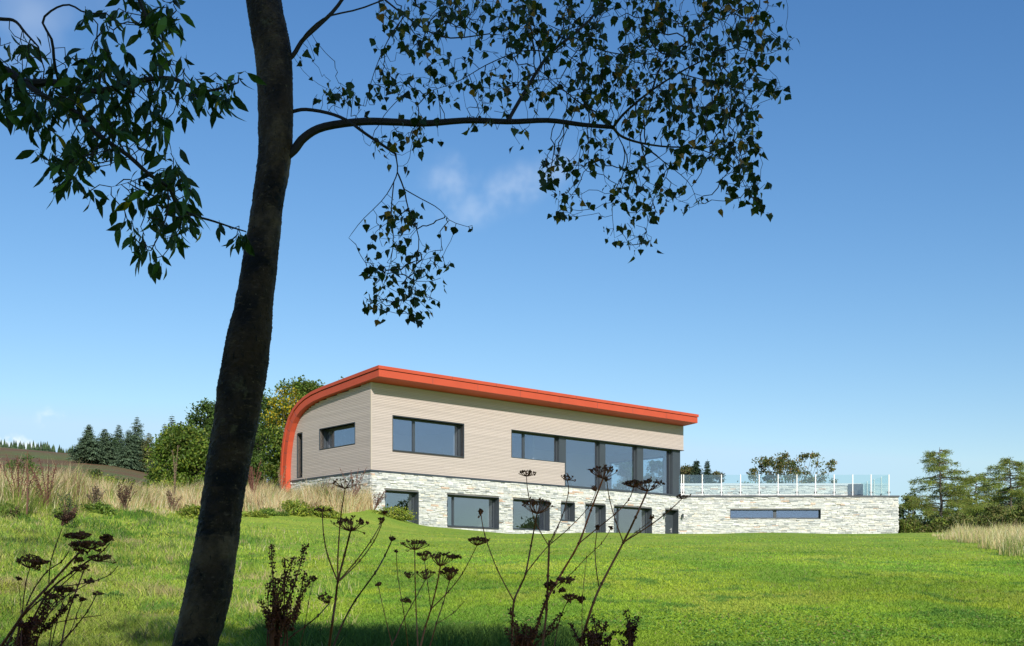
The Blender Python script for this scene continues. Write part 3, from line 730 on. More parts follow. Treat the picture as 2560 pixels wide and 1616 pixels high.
# garden trees behind the gable
G1 = [(.08, .135, .022), (.11, .165, .028), (.055, .095, .018), (.16, .19, .03)]
G2 = [(.06, .105, .022), (.085, .135, .026), (.04, .07, .018)]
def topz(py, d): return (HY-py)/F*d
for i, (px, py, d, wpx, cols, lab, nn, yl) in enumerate([
    (760, 948, 70, 215, G1, 'yellowing bushy tree rising behind the curved end of the roof', 16000, ((at(715, 70), 70, topz(1030, 70)), (1.6, 2.4, 1.5), .5)),
    (640, 975, 74, 190, G2, 'dark bushy tree standing just right of the birch trunk', 14000, None),
    (545, 1000, 66, 200, G2, 'green bushy tree mostly behind the birch trunk', 13000, None),
    (462, 1062, 60, 170, G1, 'leafy green tree at the left end of the garden trees', 11000, None),
    (850, 938, 84, 120, G2, 'thin topped tree just showing above the roof slope', 5000, None)]):
    x = at(px, d); z0 = hz(x, d); h = topz(py, d)-z0
    leafy_tree('broadleaf_tree', x, d, h, wpx/F*d, lab, 'tree', cols, n=int(nn*1.5), leaf=.18, clumps=190, trunk=.14, low=.0, group='garden trees beside the house', seed=20+i, yellow=yl, openness=.85, flat=.42)
# spruces on the moor
SP = (.10, .145, .098); SP2 = (.17, .18, .085)
for i, (px, py, pyb, wpx, col, lab) in enumerate([
    (222, 1057, 1142, 46, SP, 'leftmost dark spruce of the clump on the moor'),
    (208, 1090, 1140, 34, SP, 'low spruce skirting the left edge of the clump'),
    (262, 1068, 1156, 56, SP, 'broad blunt spruce second from the left in the clump'),
    (297, 1058, 1156, 40, SP, 'pointed spruce left of the tallest one'),
    (343, 1038, 1170, 52, SP, 'tallest pointed spruce in the middle of the clump'),
    (322, 1070, 1166, 44, SP, 'short spruce tucked left of the tallest one'),
    (281, 1090, 1160, 50, (.045, .085, .028), 'bright green rounded conifer at the foot of the clump'),
    (372, 1078, 1182, 44, SP2, 'brownish green larch right of the tallest spruce'),
    (398, 1090, 1190, 54, SP2, 'low brownish larch at the right of the clump'),
    (430, 1035, 1190, 50, SP, 'tall spruce beside the garden trees'),
    (412, 1055, 1190, 40, SP, 'narrow spruce just left of the tall one by the garden trees'),
    (356, 1092, 1180, 40, SP, 'small dark spruce below the tallest one')]):
    d = 250+(i*37 % 23); x = at(px, d); z0 = topz(pyb, d); h = topz(py, d)-z0
    conifer('spruce', x, d, h*1.02, wpx/F*d*2.3, lab, col, 50+i, 'spruce clump on the moor', z=z0-.3)
# young plantation on the skyline
m = MB(); n = 1500; r = np.random.default_rng(5)
for k in range(n):
    d = r.uniform(375, 470); x = at(r.uniform(-700, 470), d); z = hz(x, d)-.2; h = r.uniform(1.8, 3.8); w_ = h*.26
    for j in range(3):
        a = r.uniform(0, 6.28); zz = z+h*j*.25
        ring = [(x+w_*(1-j*.28)*math.cos(a+i*1.2566), d+w_*(1-j*.28)*math.sin(a+i*1.2566), zz) for i in range(5)]
        ring.append((x, d, zz+h*(.5 if j < 2 else .5)))
        m.add(ring, [[0, 1, 5], [1, 2, 5], [2, 3, 5], [3, 4, 5], [4, 0, 5]], np.array((.05, .085, .038))*r.uniform(.6, 1.4))
tag(m.build('young_plantation', M_leaf, origin=(0, 0, 0)), 'rows of young conifers along the skyline of the moor', 'plantation', kind='stuff')
# low scrub on the moor and field edge
for i, (px, py, d, wpx, hh, lab) in enumerate([(55, 1133, 110, 110, 2.2, 'dark rounded hawthorn bush at the far left below the plantation'), (235, 1176, 90, 90, 1.6, 'low dark bush left of the spruce clump foot'), (300, 1196, 80, 130, 1.4, 'low green scrub bush below the spruce clump'), (395, 1200, 72, 110, 1.6, 'green scrub bush before the garden trees')]):
    x = at(px, d); leafy_tree('bush', x, d, topz(py, d)-hz(x, d), wpx/F*d, lab, 'bush', G2, n=3000, leaf=.2, clumps=40, trunk=.05, low=.0, group='bushes at the moor edge', seed=80+i, openness=.9)
# trees behind the terrace
for i, (px, py, d, wpx, kind, lab) in enumerate([(1708, 1155, 140, 50, 0, 'dark broad crowned tree nearest the glazed corner'), (1741, 1145, 140, 44, 1, 'pointed spruce between the trees beyond the terrace'), (1769, 1146, 138, 32, 1, 'slim spruce at the right of the far trees'), (1722, 1158, 146, 60, 0, 'dusky tree behind the far spruces'), (1790, 1166, 142, 36, 0, 'low russet tree at the right end of the far trees')]):
    x = at(px, d); h = topz(py, d)-hz(x, d)
    if kind: conifer('spruce', x, d, h, wpx/F*d*4.0, lab, (.055, .085, .055), 90+i, 'far trees beyond the terrace', dens=3.6)
    else: leafy_tree('broadleaf_tree', x, d, h, wpx/F*d*1.5, lab, 'tree', [(.07, .09, .04), (.10, .10, .04), (.13, .10, .05)], n=9000, leaf=.26, clumps=110, trunk=.2, low=.2, flat=.25, openness=.7, group='far trees beyond the terrace', seed=95+i)
x = at(1985, 85)
leafy_tree('cherry_tree', x, 85, topz(1118, 85)-hz(x, 85), 7.2, 'open spreading tree with bronze green leaves behind the terrace glass', 'tree', [(.13, .14, .04), (.10, .13, .04), (.22, .15, .06), (.085, .115, .035)], n=7500, leaf=.18, clumps=120, trunk=.12, low=.40, seed=110, openness=.34, flat=.12)
for i, (px, py, d, wpx, lab) in enumerate([(1860, 1200, 110, 120, 'rounded low bush left of the cherry tree seen through the glass'), (2040, 1205, 112, 120, 'rounded low bush right of the cherry tree seen through the glass')]):
    x = at(px, d); leafy_tree('bush', x, d, topz(py, d)-hz(x, d), wpx/F*d, lab, 'bush', G1, n=3000, leaf=.2, clumps=40, trunk=.08, low=.1, group='bushes beyond the terrace', seed=112+i, openness=.8)
# woodland mass seen through the living-room end window
for i, (px, py, d, wpx) in enumerate([(1560, 1120, 120, 110), (1640, 1135, 125, 100)]):
    x = at(px, d); leafy_tree('broadleaf_tree', x, d, topz(py, d)-hz(x, d), wpx/F*d, ['full green tree seen through the third tall pane', 'full green tree seen through the corner pane'][i], 'tree', [(.07, .10, .02), (.10, .13, .03), (.05, .075, .018)], n=8000, leaf=.25, clumps=60, trunk=.2, low=.1, group='trees seen through the glazing', seed=120+i, openness=.85)

# trees beyond the lawn on the right, outside the picture but mirrored in the windows
for i, (x, y, h, w, lab) in enumerate([(62, 40, 7.5, 9, 'broad tree past the right edge mirrored in the windows'), (74, 52, 6.0, 8, 'round tree past the right edge beside the broad one'), (84, 36, 9.5, 9, 'taller tree furthest past the right edge'), (70, 27, 6.5, 8, 'low tree nearest the camera past the right edge')]):
    leafy_tree('broadleaf_tree', x, y, h, w, lab, 'tree', G2, n=7000, leaf=.32, clumps=80, trunk=.2, low=.05, group='trees past the right edge', seed=190+i, openness=.8)
# larches on the right
def larch(x, y, h, w, label, seed, bend=0):
    r = np.random.default_rng(seed); z0 = hz(x, y)-.1; e = empty('larch', (x, y, z0), label, 'tree', 'larches by the hedge'); b0 = np.array((x, y, z0))
    ts = np.linspace(0, 1, 10); tp = np.array([b0+(bend*math.sin(t_*3.2)*.5*(1-t_), r.normal(0, .05), h*t_) for t_ in ts])
    tr = MB(); tr.tube(tp, np.linspace(.17, .015, 10)*h/8, 8); tr.build('trunk', M_wood, e, smooth=True)
    br = MB(); C_, A_, S_, K_ = [], [], [], []
    nb = 70
    for k in range(nb):
        f_ = .30+.68*(k/nb)**.9; st = np.array([np.interp(f_, ts, tp[:, i]) for i in range(3)])
        a = r.uniform(0, 2*np.pi); L = w/2*min(1, (1.06-f_)*1.55)*r.uniform(.5, 1.08)+.25
        dr_ = np.array((math.cos(a), math.sin(a), 0)); pts = []
        rise = r.uniform(.05, .38)
        for i in range(8):
            g_ = i/7; pts.append(st+dr_*L*g_+np.array((0, 0, L*(rise*g_-.30*g_*g_+.10*g_**4))))
        pts = np.array(pts); br.tube(pts, np.linspace(.04, .008, 8)*h/8, 5, cap=False)
        tone = r.uniform(.65, 1.25); nt_ = int(L*30)+8
        for j in range(nt_):
            g_ = r.uniform(.18, 1)**.8; p = np.array([np.interp(g_, np.linspace(0, 1, 8), pts[:, i]) for i in range(3)])
            ang = a+r.choice([-1, 1])*r.uniform(.3, 1.5); l_ = r.uniform(.2, .55)*(1.15-.5*g_); dwn = r.uniform(-1.2, .35)
            ax = np.array((math.cos(ang), math.sin(ang), dwn)); ax /= np.linalg.norm(ax)
            for q_ in range(5):
                C_.append(p+ax*l_*q_/5+r.normal(0, .025, 3)); aa = ax+r.normal(0, .55, 3); A_.append(aa); S_.append(r.uniform(.08, .17)); K_.append(np.array((.21, .26, .065))*tone*r.uniform(.7, 1.35) if r.random() > .15 else np.array((.28, .24, .07)))
    br.build('branch', M_wood, e)
    n = len(C_); S_ = np.array(S_); m = MB(); leaf_batch(m, np.array(C_), np.array(A_), rand_unit(n, r), S_, S_*.22, np.array(K_), QUAD); m.build('crown', M_leaf, e)
for i, (px, py, d, w, lab) in enumerate([(2347, 1115, 68, 5.6, 'feathery larch with a bare forked trunk right of the terrace'), (2440, 1178, 74, 6.4, 'middle larch with drooping sprays between two taller ones'), (2525, 1138, 70, 7.0, 'wide larch running out of the right edge'), (2600, 1130, 76, 6, 'far right larch cut by the edge of the picture')]):
    x = at(px, d); larch(x, d, topz(py, d)-hz(x, d), w, lab, 140+i, bend=.5 if i == 0 else .2)
# dusky trees and shrubs behind the hedge
for i, (px, py, d, wpx, lab) in enumerate([(2275, 1235, 84, 110, 'dark low tree right behind the terrace corner'), (2415, 1245, 92, 90, 'blue green rounded tree seen between the larches'), (2470, 1262, 95, 120, 'dusky rounded tree under the middle larch'), (2550, 1235, 82, 120, 'dark tree behind the far right shrubs'), (2330, 1262, 80, 120, 'dark shrubby tree at the foot of the first larch')]):
    x = at(px, d); leafy_tree('broadleaf_tree', x, d, topz(py, d)-hz(x, d), wpx/F*d, lab, 'tree', [(.06, .09, .04), (.09, .12, .04), (.05, .08, .04)], n=5000, leaf=.22, clumps=50, trunk=.1, low=.0, group='dark trees behind the hedge', seed=150+i, openness=.9)
def hedge(x0, x1, y0, y1, h, label, seed, cols, n):
    r = np.random.default_rng(seed); m = MB(); f_ = r.random(n); x = x0+(x1-x0)*f_; y = y0+(y1-y0)*f_
    a = r.uniform(0, 2*np.pi, n); q_ = r.random(n)**.35; hh = h*(1+.16*np.sin(x*2.1)+.1*np.sin(x*5.3+1))
    y = y+np.cos(a)*q_*.8; z = height(x, y)+hh*(.5+.5*np.sin(a)*q_)
    c = np.stack([x, y, z], 1); k = np.array(cols)[r.integers(0, len(cols), n)]*r.normal(1, .25, (n, 1))*(1+.25*np.sin(x*3.1+z*4)[:, None])
    leaf_batch(m, c, rand_unit(n, r), rand_unit(n, r), .14*r.uniform(.6, 1.3, n), .09, np.clip(k, .004, .9), QUAD)
    e = empty('hedge', ((x0+x1)/2, (y0+y1)/2, hz((x0+x1)/2, (y0+y1)/2)), label, 'hedge'); m.build('foliage', M_leaf, e)
    st = MB()
    for k in range(int(abs(x1-x0)*3)):
        f1 = r.random(); xx = x0+(x1-x0)*f1; yy = y0+(y1-y0)*f1+r.normal(0, .2); zz = hz(xx, yy)
        st.tube([(xx, yy, zz-.1), (xx+r.normal(0, .15), yy, zz+h*.8)], [.025, .008], 4)
    st.build('stem', M_wood, e)
hedge(21.95, 31, 66.5, 62.5, 1.5, 'clipped looking green hedge running right from the terrace wall', 160, [(.13, .17, .035), (.08, .12, .025), (.17, .20, .05), (.14, .12, .05)], 30000)
for i, (px, py, d, wpx, lab) in enumerate([(2400, 1285, 58, 100, 'green shrub between the hedge and the dry grass'), (2490, 1262, 56, 120, 'olive green shrub behind the dry grass on the right'), (2570, 1250, 54, 130, 'tangled shrub at the right edge')]):
    x = at(px, d); leafy_tree('shrub', x, d, topz(py, d)-hz(x, d), wpx/F*d, lab, 'shrub', [(.13, .16, .045), (.09, .12, .03), (.20, .18, .07)], n=6000, leaf=.13, clumps=60, trunk=.05, low=.0, group='shrubs on the right', seed=165+i, openness=.8)

# ------------------------------------------------------------ the wood behind the camera that shades the foreground
for i, (x, y, h, w, lab) in enumerate([(-5.5, -8, 8.8, 5.5, 'dense tree far left in the row behind the viewpoint'), (-2.4, -7.4, 8.9, 5, 'dense tree left of centre in the row behind the viewpoint'), (.4, -7.9, 9.2, 4.6, 'dense middle tree in the row behind the viewpoint'), (3.1, -7.4, 10.7, 4.8, 'tall dense tree right of the middle in the row behind the viewpoint'), (5.4, -7.9, 10.4, 4.2, 'dense tree at the right end of the row behind the viewpoint')]):
    leafy_tree('broadleaf_tree', x, y, h+hz(x, y)*0+1.4, w, lab, 'tree', G2, n=15000, leaf=.36, clumps=170, trunk=.25, low=.1, group='wood behind the viewpoint', seed=170+i, openness=.8, flat=.25)

# ------------------------------------------------------------ grasses
def scatter(n, pr, dr, r, power=0):
    """points spread over a wedge of ground seen from the path, evenly per unit of ground"""
    d = np.sqrt(r.uniform(dr[0]**2, dr[1]**2, n)) if not power else dr[0]*(dr[1]/dr[0])**r.random(n)
    px = r.uniform(pr[0], pr[1], n); x = (px-1280)/F*d; return x, d, px
r = np.random.default_rng(31)
def dbase0(px): return np.interp(px, [-300, 0, 300, 480, 600, 800, 870, 935], [24, 26.5, 32, 37, 41.5, 43.5, 46, 51])
# short lawn blades, thinning out with distance
n = 300000; px = r.uniform(-150, 2750, n); y = 4108/(r.uniform(1336, 1670, n)-1245)*r.normal(1, .02, n); x = (px-1280)/F*y
ln = np.clip((px-300)/350, 0, 1); pn = np.sin(x*1.3+2*np.sin(y*.8))*np.sin(y*1.7+1.5*np.sin(x*.9)); pn2 = np.sin(x*.45+1)*np.sin(y*.38+x*.2)
h = (.028+.02*r.random(n))*ln+(1-ln)*(.05+.08*r.random(n)*(pn > 0))
col = np.where(ln[:, None] > r.random((n, 1)), np.array((.33, .48, .045)), np.array((.38, .47, .075)))
keep = r.random(n) < np.clip((46-y)/22, .12, 1); x, y, px, ln, pn, pn2, h, col = [a_[keep] for a_ in (x, y, px, ln, pn, pn2, h, col)]; n = len(x)
v1 = vnoise(x*.28, y*.22, 500)[:, None]; v2 = vnoise(x*.75+9, y*.55, 510)[:, None]; v3 = vnoise(x*2.2, y*1.6+5, 520)[:, None]
def lerp_(a, b, t_): return a*(1-t_)+np.asarray(b)*t_
col = lerp_(col, (.42, .52, .05), sstep(v1, .50, .66)*.85); col = lerp_(col, (.20, .38, .045), sstep(v2, .52, .66)*.8); col = lerp_(col, (.44, .44, .08), sstep(1-v2, .58, .74)*.55); col = lerp_(col, (.10, .24, .045), sstep(v3, .62, .74)*.8)
band = (1+.13*np.sin(x*.9+.35*y+1.5*np.sin(y*.21))+.10*np.sin(y*.55+.8*np.sin(x*.3)))[:, None]*np.interp(y, [10, 16, 30], [.80, .95, 1.05])[:, None]; col = col*band*r.normal(1, .15, (n, 1)); dry = r.random(n) < .025+.10*(1-ln); col[dry] = np.array((.36, .31, .14))*r.uniform(.6, 1.1, (dry.sum(), 1))
z = height(x, y)-.005; lean = r.normal(0, .02, (n, 2))+h[:, None]*r.normal(0, .6, (n, 2))
m = MB(); blades(m, np.stack([x, y, z], 1), h, .004+.00055*y, lean, np.clip(col, .01, .6), r=r)
tag(m.build('lawn_grass', M_blade, origin=(0, 0, 0)), 'short green grass blades of the lawn in the foreground', 'grass', kind='stuff')
# longer tussocks at the near left and in the shade below
n = 110000; x, y, px = scatter(n, (-150, 900), (9.5, 36), r, 1); kk_ = y < dbase0(px)+1; x, y, px = x[kk_], y[kk_], px[kk_]; n = len(x)
cl = (vnoise(x*1.3, y*1.0, 530, 2)-.42)*3; keep = (cl > -.35) & (r.random(n) < np.clip((820-px)/500, 0.1, 1)); x, y, px, cl = x[keep], y[keep], px[keep], cl[keep]; n = len(x)
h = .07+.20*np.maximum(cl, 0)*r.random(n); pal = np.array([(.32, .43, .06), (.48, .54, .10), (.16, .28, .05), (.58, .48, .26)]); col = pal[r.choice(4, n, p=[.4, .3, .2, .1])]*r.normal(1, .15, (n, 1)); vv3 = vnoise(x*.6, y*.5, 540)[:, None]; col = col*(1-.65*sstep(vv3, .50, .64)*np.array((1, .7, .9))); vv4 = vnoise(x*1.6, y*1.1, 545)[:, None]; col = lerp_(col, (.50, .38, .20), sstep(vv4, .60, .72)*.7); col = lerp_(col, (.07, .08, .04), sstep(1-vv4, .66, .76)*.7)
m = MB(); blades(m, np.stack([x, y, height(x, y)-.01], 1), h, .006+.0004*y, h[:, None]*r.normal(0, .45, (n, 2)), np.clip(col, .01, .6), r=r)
n2 = 9000; x, y, px = scatter(n2, (650, 1450), (9.8, 12.6), r); h = .10+.22*r.random(n2); col = np.array((.10, .18, .03))*r.normal(1, .25, (n2, 1))
blades(m, np.stack([x, y, height(x, y)-.01], 1), h*np.clip((12.8-y)/2, .2, 1), np.full(n2, .009), h[:, None]*r.normal(0, .5, (n2, 2)), np.clip(col, .01, .6), r=r)
n3 = 30000; x = r.uniform(-1, 7, n3); y = r.uniform(9.6, 14.5, n3); pp = 1280+F*x/y; k_ = (pp > 1250) & (r.random(n3) < sstep(vnoise(x*1.5, y*1.2, 630), .40, .62)*np.clip((14.8-y)/3.5, 0, 1)); x, y = x[k_], y[k_]; n3 = len(x)
nm3 = rand_unit(n3, r)*.6; nm3[:, 2] += 1; ax3 = rand_unit(n3, r); ax3[:, 2] *= .3; pal3 = np.array([(.20, .36, .05), (.12, .26, .04), (.30, .44, .08), (.34, .25, .12)])
leaf_batch(m, np.stack([x, y, height(x, y)+.02+.05*r.random(n3)], 1), ax3, nm3, .028*r.uniform(.6, 1.4, n3), .02, pal3[r.choice(4, n3, p=[.4, .35, .2, .05])]*r.normal(1, .2, (n3, 1)), [(0, 0), (.3, .5), (.8, .4), (1, 0), (.8, -.4), (.3, -.5)])
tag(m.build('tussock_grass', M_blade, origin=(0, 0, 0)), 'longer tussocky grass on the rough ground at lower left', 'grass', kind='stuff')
# dry tall grass on the left bank
def dbase(px): return np.interp(px, [-300, 0, 300, 480, 600, 800, 870, 935], [24, 26.5, 32, 37, 41.5, 43.5, 46, 51])
n = 95000; px = r.uniform(-300, 935, n); f_ = r.random(n)**1.2; dmax = np.interp(px, [-300, 500, 700, 760, 935], [20, 16, 13, 12, 1.2]); y = dbase(px)+f_*dmax+4*(vnoise(px*.02, px*0, 580)-.5); x = (px-1280)/F*y
den = .62+.38*np.sin(x*1.3+np.sin(y*1.7))*np.sin(y*.9); dn2 = np.sin(x*3.1+2*np.sin(y*1.3))*np.sin(y*2.2+x*.7); keep = (r.random(n) < den) & (r.random(n) < .62+.5*dn2+(f_ > .3)*.2); x, y, px, f_ = x[keep], y[keep], px[keep], f_[keep]; n = len(x)
K0v = (x-K0[0])*vv[0]+(y-K0[1])*vv[1]; K0s = (x-K0[0])*u[0]+(y-K0[1])*u[1]; keep = ~((K0s > -.15)); x, y, px, f_ = x[keep], y[keep], px[keep], f_[keep]; n = len(x)
h = r.uniform(.35, .95, n)*np.clip(.45+f_*3, 0, 1); h *= (1+.22*np.sin(x*.8))*(1+.3*np.sin(x*2.3+y*1.9)*np.sin(y*1.4)); h *= np.where(r.random(n) < .05, 1.35, 1); h *= np.interp(px, [0, 130, 200, 280, 480, 560, 700], [1, 1, .85, .62, .55, .8, 1])*(.7+.6*vnoise(x*.9, y*.6, 550))
pal = np.array([(.84, .60, .34), (.90, .70, .42), (.68, .45, .25), (.42, .28, .16), (.32, .38, .09)]); col = pal[r.choice(5, n, p=[.33, .25, .2, .1, .12])]*r.normal(1, .15, (n, 1))
green = r.random(n) < np.clip((.30-f_)*3.2, 0, .9)*np.clip((400-px+90*np.sin(y*2+px*.02))/260, 0, 1)+.06; bn = vnoise(x*1.1, y*.7, 560); brn = (bn > .63) & (r.random(n) < .7); col[brn] = np.array((.22, .13, .075))*r.normal(1, .25, (brn.sum(), 1)); gn = vnoise(x*.8+7, y*.6, 570); g2 = (gn > .66) & (r.random(n) < .7); col[g2] = np.array((.16, .22, .05))*r.normal(1, .25, (g2.sum(), 1)); col[green] = np.array((.22, .28, .05))*r.normal(1, .2, (green.sum(), 1))
lean = h[:, None]*(r.normal(0, .26, (n, 2))+np.stack([.10+.25*np.sin(x*1.9+y*.8), 0*x], 1))
m = MB(); blades(m, np.stack([x, y, height(x, y)-.02], 1), h, .008+.010*r.random(n), lean, np.clip(col, .01, .8), r=r)
tag(m.build('dry_grass', M_blade, origin=(0, 0, 0)), 'tall straw coloured dry grass along the top of the left bank', 'dry grass', kind='stuff')
# right-hand patch
n = 22000; y = np.sqrt(r.uniform(26**2, 44**2, n)); px = r.uniform(2330, 2760, n)+0*y; edge = 2560-(y-26)*14+30*np.sin(y*1.7); keep = px > np.minimum(edge, 2560); px, y = px[keep], y[keep]; x = (px-1280)/F*y; n = len(x)
h = r.uniform(.20, .50, n)*np.clip((px-2330)/60, .35, 1)*np.clip((y-25.5)/4, .5, 1)*(.6+.8*vnoise(x*1.2, y*.8, 590))*np.where(r.random(n) < .05, 1.5, 1)
pal = np.array([(.76, .57, .31), (.86, .68, .40), (.50, .48, .17), (.32, .40, .09)]); col = pal[r.choice(4, n, p=[.35, .25, .2, .2])]*r.normal(1, .15, (n, 1))
low = (y < 30) & (r.random(n) < .55); col[low] = np.array((.16, .24, .04))*r.normal(1, .2, (low.sum(), 1))
m = MB(); blades(m, np.stack([x, y, height(x, y)-.02], 1), h, .008+.008*r.random(n), h[:, None]*r.normal(0, .25, (n, 2)), np.clip(col, .01, .8), r=r)
tag(m.build('dry_grass', M_blade, origin=(0, 0, 0)), 'straw coloured grass patch at the right edge below the larches', 'dry grass', kind='stuff')

# dark dried dock stalks and green weeds in the bank
M_dock = mat('dried dock', (1, 1, 1), .85, attr=True)
def dock(px, py_top, d, label, seed, col=(.11, .055, .035), nst=9, hfac=1., lean=0., cat='dried dock', grp='dried stalks in the dry grass', spread=.22, seedsz=.035):
    r = np.random.default_rng(seed); x = at(px, d); z0 = hz(x, d); h = (topz(py_top, d)-z0)*hfac
    e = empty('dock_plant', (x, d, z0), label, cat, grp); st = MB(); sd = MB()
    for k in range(nst):
        hh = h*r.uniform(.55, 1); a = r.uniform(0, 6.28); sp = spread*h*r.uniform(.2, 1); b_ = np.array((x, d, z0)); tip = b_+np.array((math.cos(a)*sp+lean*h, math.sin(a)*sp, hh)); mid = (b_+tip)/2+np.array((math.cos(a)*-.05*h, 0, .05*h))
        ts = np.linspace(0, 1, 7)[:, None]; pts = (1-ts)**2*b_+2*ts*(1-ts)*mid+ts**2*tip
        st.tube(pts, np.linspace(.012, .004, 7)*max(1, h*.9), 4, col=col, cap=False)
        nn = 46; g_ = r.uniform(.35, 1, nn); c = np.stack([np.interp(g_, ts[:, 0], pts[:, i]) for i in range(3)], 1)+r.normal(0, seedsz*.6, (nn, 3))
        leaf_batch(sd, c, rand_unit(nn, r), rand_unit(nn, r), seedsz*r.uniform(.6, 1.4, nn), seedsz*.8, jit(col, nn, .25, r), QUAD)
    st.build('stem', M_dock, e); sd.build('seed_head', M_dock, e)
dk = [(66, 1095, 27, 'tallest single dried stalk at far left against the sky', (.16, .08, .05), 2), (45, 1135, 29, 'reddish dried stalks left of the single tall stalk', (.15, .06, .04), 8), (118, 1140, 30, 'red brown dried dock right of the single tall stalk', (.13, .05, .035), 10),
      (312, 1207, 33.5, 'dark brown bushy dock in the middle of the dry grass', (.09, .05, .03), 16), (237, 1212, 32.5, 'greyish brown dock left of the dark bushy one', (.12, .085, .055), 12), (435, 1105, 42, 'pair of slender pale stalks near the garden trees', (.17, .12, .07), 4),
      (430, 1222, 38, 'brown dried stalks in grass left of the birch trunk', (.16, .10, .06), 12), (178, 1232, 27, 'leafy dark stem standing before the dry grass', (.055, .075, .025), 9), (150, 1262, 26, 'leaning tangle of red brown stalks at the bank foot', (.10, .05, .03), 12),
      (40, 1262, 26, 'thin olive brown stalks at the far left bank foot', (.12, .10, .04), 8), (632, 1152, 48, 'red brown stalks just right of the birch trunk', (.16, .06, .04), 12), (885, 1165, 49, 'red brown spiky dock before the gable corner', (.15, .07, .05), 9),
      (815, 1180, 48, 'spindly brown dock below the long gable window', (.13, .075, .05), 6), (935, 1225, 50.5, 'leaning brown stalks at the bottom corner of the stone wall', (.15, .07, .045), 10), (700, 1160, 52, 'thin straw stalks at the foot of the curved roof', (.25, .17, .1), 6)]
for i, (px, py, d, lab, col, ns) in enumerate(dk):
    dock(px, py, d, lab, 200+i, col, ns, lean=.35 if i in (8, 13) else .03, spread=.10 if i in (0, 5) else .38, seedsz=.03+.0003*d)
GW = [(.20, .25, .04), (.13, .19, .03), (.28, .29, .05)]
for i, (px, py, d, wpx, lab) in enumerate([(735, 1250, 42.8, 95, 'low yellow green bramble on the bank below the gable'), (810, 1262, 43, 80, 'low fern green weeds right of the bramble'), (985, 1268, 49.5, 110, 'low weeds on the bank top before the glazed door'), (430, 1205, 48, 190, 'yellow green bramble bank left of the birch trunk'), (255, 1190, 46, 200, 'yellow green bramble behind the dry grass on the left'), (480, 1262, 36, 120, 'low nettles at the foot of the dry grass by the trunk'), (640, 1275, 40.5, 70, 'low green weeds right of the birch trunk'), (110, 1500, 13.5, 180, 'dark green nettle patch low at the left'), (290, 1475, 14.5, 110, 'dark green weed tuft left of the birch trunk')]):
    x = at(px, d); hh = max(.18, topz(py, d)-hz(x, d)) if i < 7 else .22
    leafy_tree('weed_patch', x, d, hh, wpx/F*d, lab, 'weeds', GW if i < 7 else [(.07, .14, .03), (.10, .18, .04)], n=2200, leaf=.09 if i < 7 else .05, clumps=50, trunk=.012, low=.0, group='low weeds on the bank', seed=230+i, openness=.8)

r9 = np.random.default_rng(700)
for k in range(8):
    px = 20+k*112+r9.uniform(-18, 18)
    if 470 < px < 600: continue
    d = float(dbase(px))-.3+r9.uniform(-.5, .5); x = at(px, d)
    leafy_tree('weed_patch', x, d, r9.uniform(.16, .38), r9.uniform(.6, 1.3), 'small dark green weed clump at the foot of the dry grass', 'weeds', [(.10, .17, .03), (.07, .12, .025), (.16, .22, .04)], n=1300, leaf=.085, clumps=34, trunk=.01, low=.0, group='weed clumps at the foot of the dry grass', seed=701+k, openness=.85)
# ------------------------------------------------------------ foreground birch
D = 1.0631                                             # measured on a 2408 px wide view
def bark_material():
    m = bpy.data.materials.new('birch bark'); m.use_nodes = True; t = m.node_tree; l = t.links; b = t.nodes['Principled BSDF']
    b.inputs['Roughness'].default_value = .62; b.inputs['Specular IOR Level'].default_value = .4
    g = N(t, 'ShaderNodeNewGeometry')
    def nz(scale, sc, det=6, ro=.6):
        mp = N(t, 'ShaderNodeMapping'); mp.inputs['Scale'].default_value = sc; l.new(g.outputs['Position'], mp.inputs[0])
        n = N(t, 'ShaderNodeTexNoise'); n.inputs['Scale'].default_value = scale; n.inputs['Detail'].default_value = det; n.inputs['Roughness'].default_value = ro; l.new(mp.outputs[0], n.inputs[0]); return n.outputs[0]
    def ramp(o, a, b_):
        r_ = N(t, 'ShaderNodeMapRange'); r_.interpolation_type = 'SMOOTHSTEP'; r_.inputs[1].default_value = a; r_.inputs[2].default_value = b_; l.new(o, r_.inputs[0]); return r_.outputs[0]
    def mx(f, a, b_):
        q = N(t, 'ShaderNodeMixRGB')
        for i, v in enumerate((f, a, b_)):
            if isinstance(v, tuple): q.inputs[i].default_value = (*v, 1)
            else: l.new(v, q.inputs[i])
        return q.outputs[0]
    c = mx(ramp(nz(7, (1, 1, .8)), .35, .65), (.030, .018, .010), (.17, .115, .070))
    c = mx(ramp(nz(30, (.7, .7, 1.9)), .56, .72), c, (.30, .24, .17))
    c = mx(ramp(nz(2.6, (1, 1, .9)), .56, .70), c, (.42, .33, .24))
    c = mx(ramp(nz(5.5, (1, 1, 1), 8, .7), .60, .68), c, (.27, .27, .19))
    c = mx(ramp(nz(3.4, (1, 1, 1.3), 7, .65), .55, .62), c, (.014, .010, .008))
    c = mx(ramp(nz(48, (1.2, 1.2, .35), 5, .7), .60, .66), c, (.010, .007, .005))
    c = mx(ramp(nz(70, (1, 1, 1), 3, .6), .66, .70), c, (.34, .30, .22))
    wm = N(t, 'ShaderNodeMixRGB', blend_type='MULTIPLY'); wm.inputs[0].default_value = 1; wm.inputs[2].default_value = (.66, .53, .36, 1); l.new(c, wm.inputs[1]); l.new(wm.outputs[0], b.inputs['Base Color'])
    bp = N(t, 'ShaderNodeBump'); bp.inputs['Strength'].default_value = 1; bp.inputs['Distance'].default_value = .022
    ad = N(t, 'ShaderNodeMath', operation='ADD'); l.new(nz(20, (.8, .8, 1.6), 8, .75), ad.inputs[0]); l.new(nz(60, (1, 1, 1), 6, .7), ad.inputs[1]); l.new(ad.outputs[0], bp.inputs['Height']); l.new(bp.outputs[0], b.inputs['Normal'])
    return m
M_birch = bark_material()
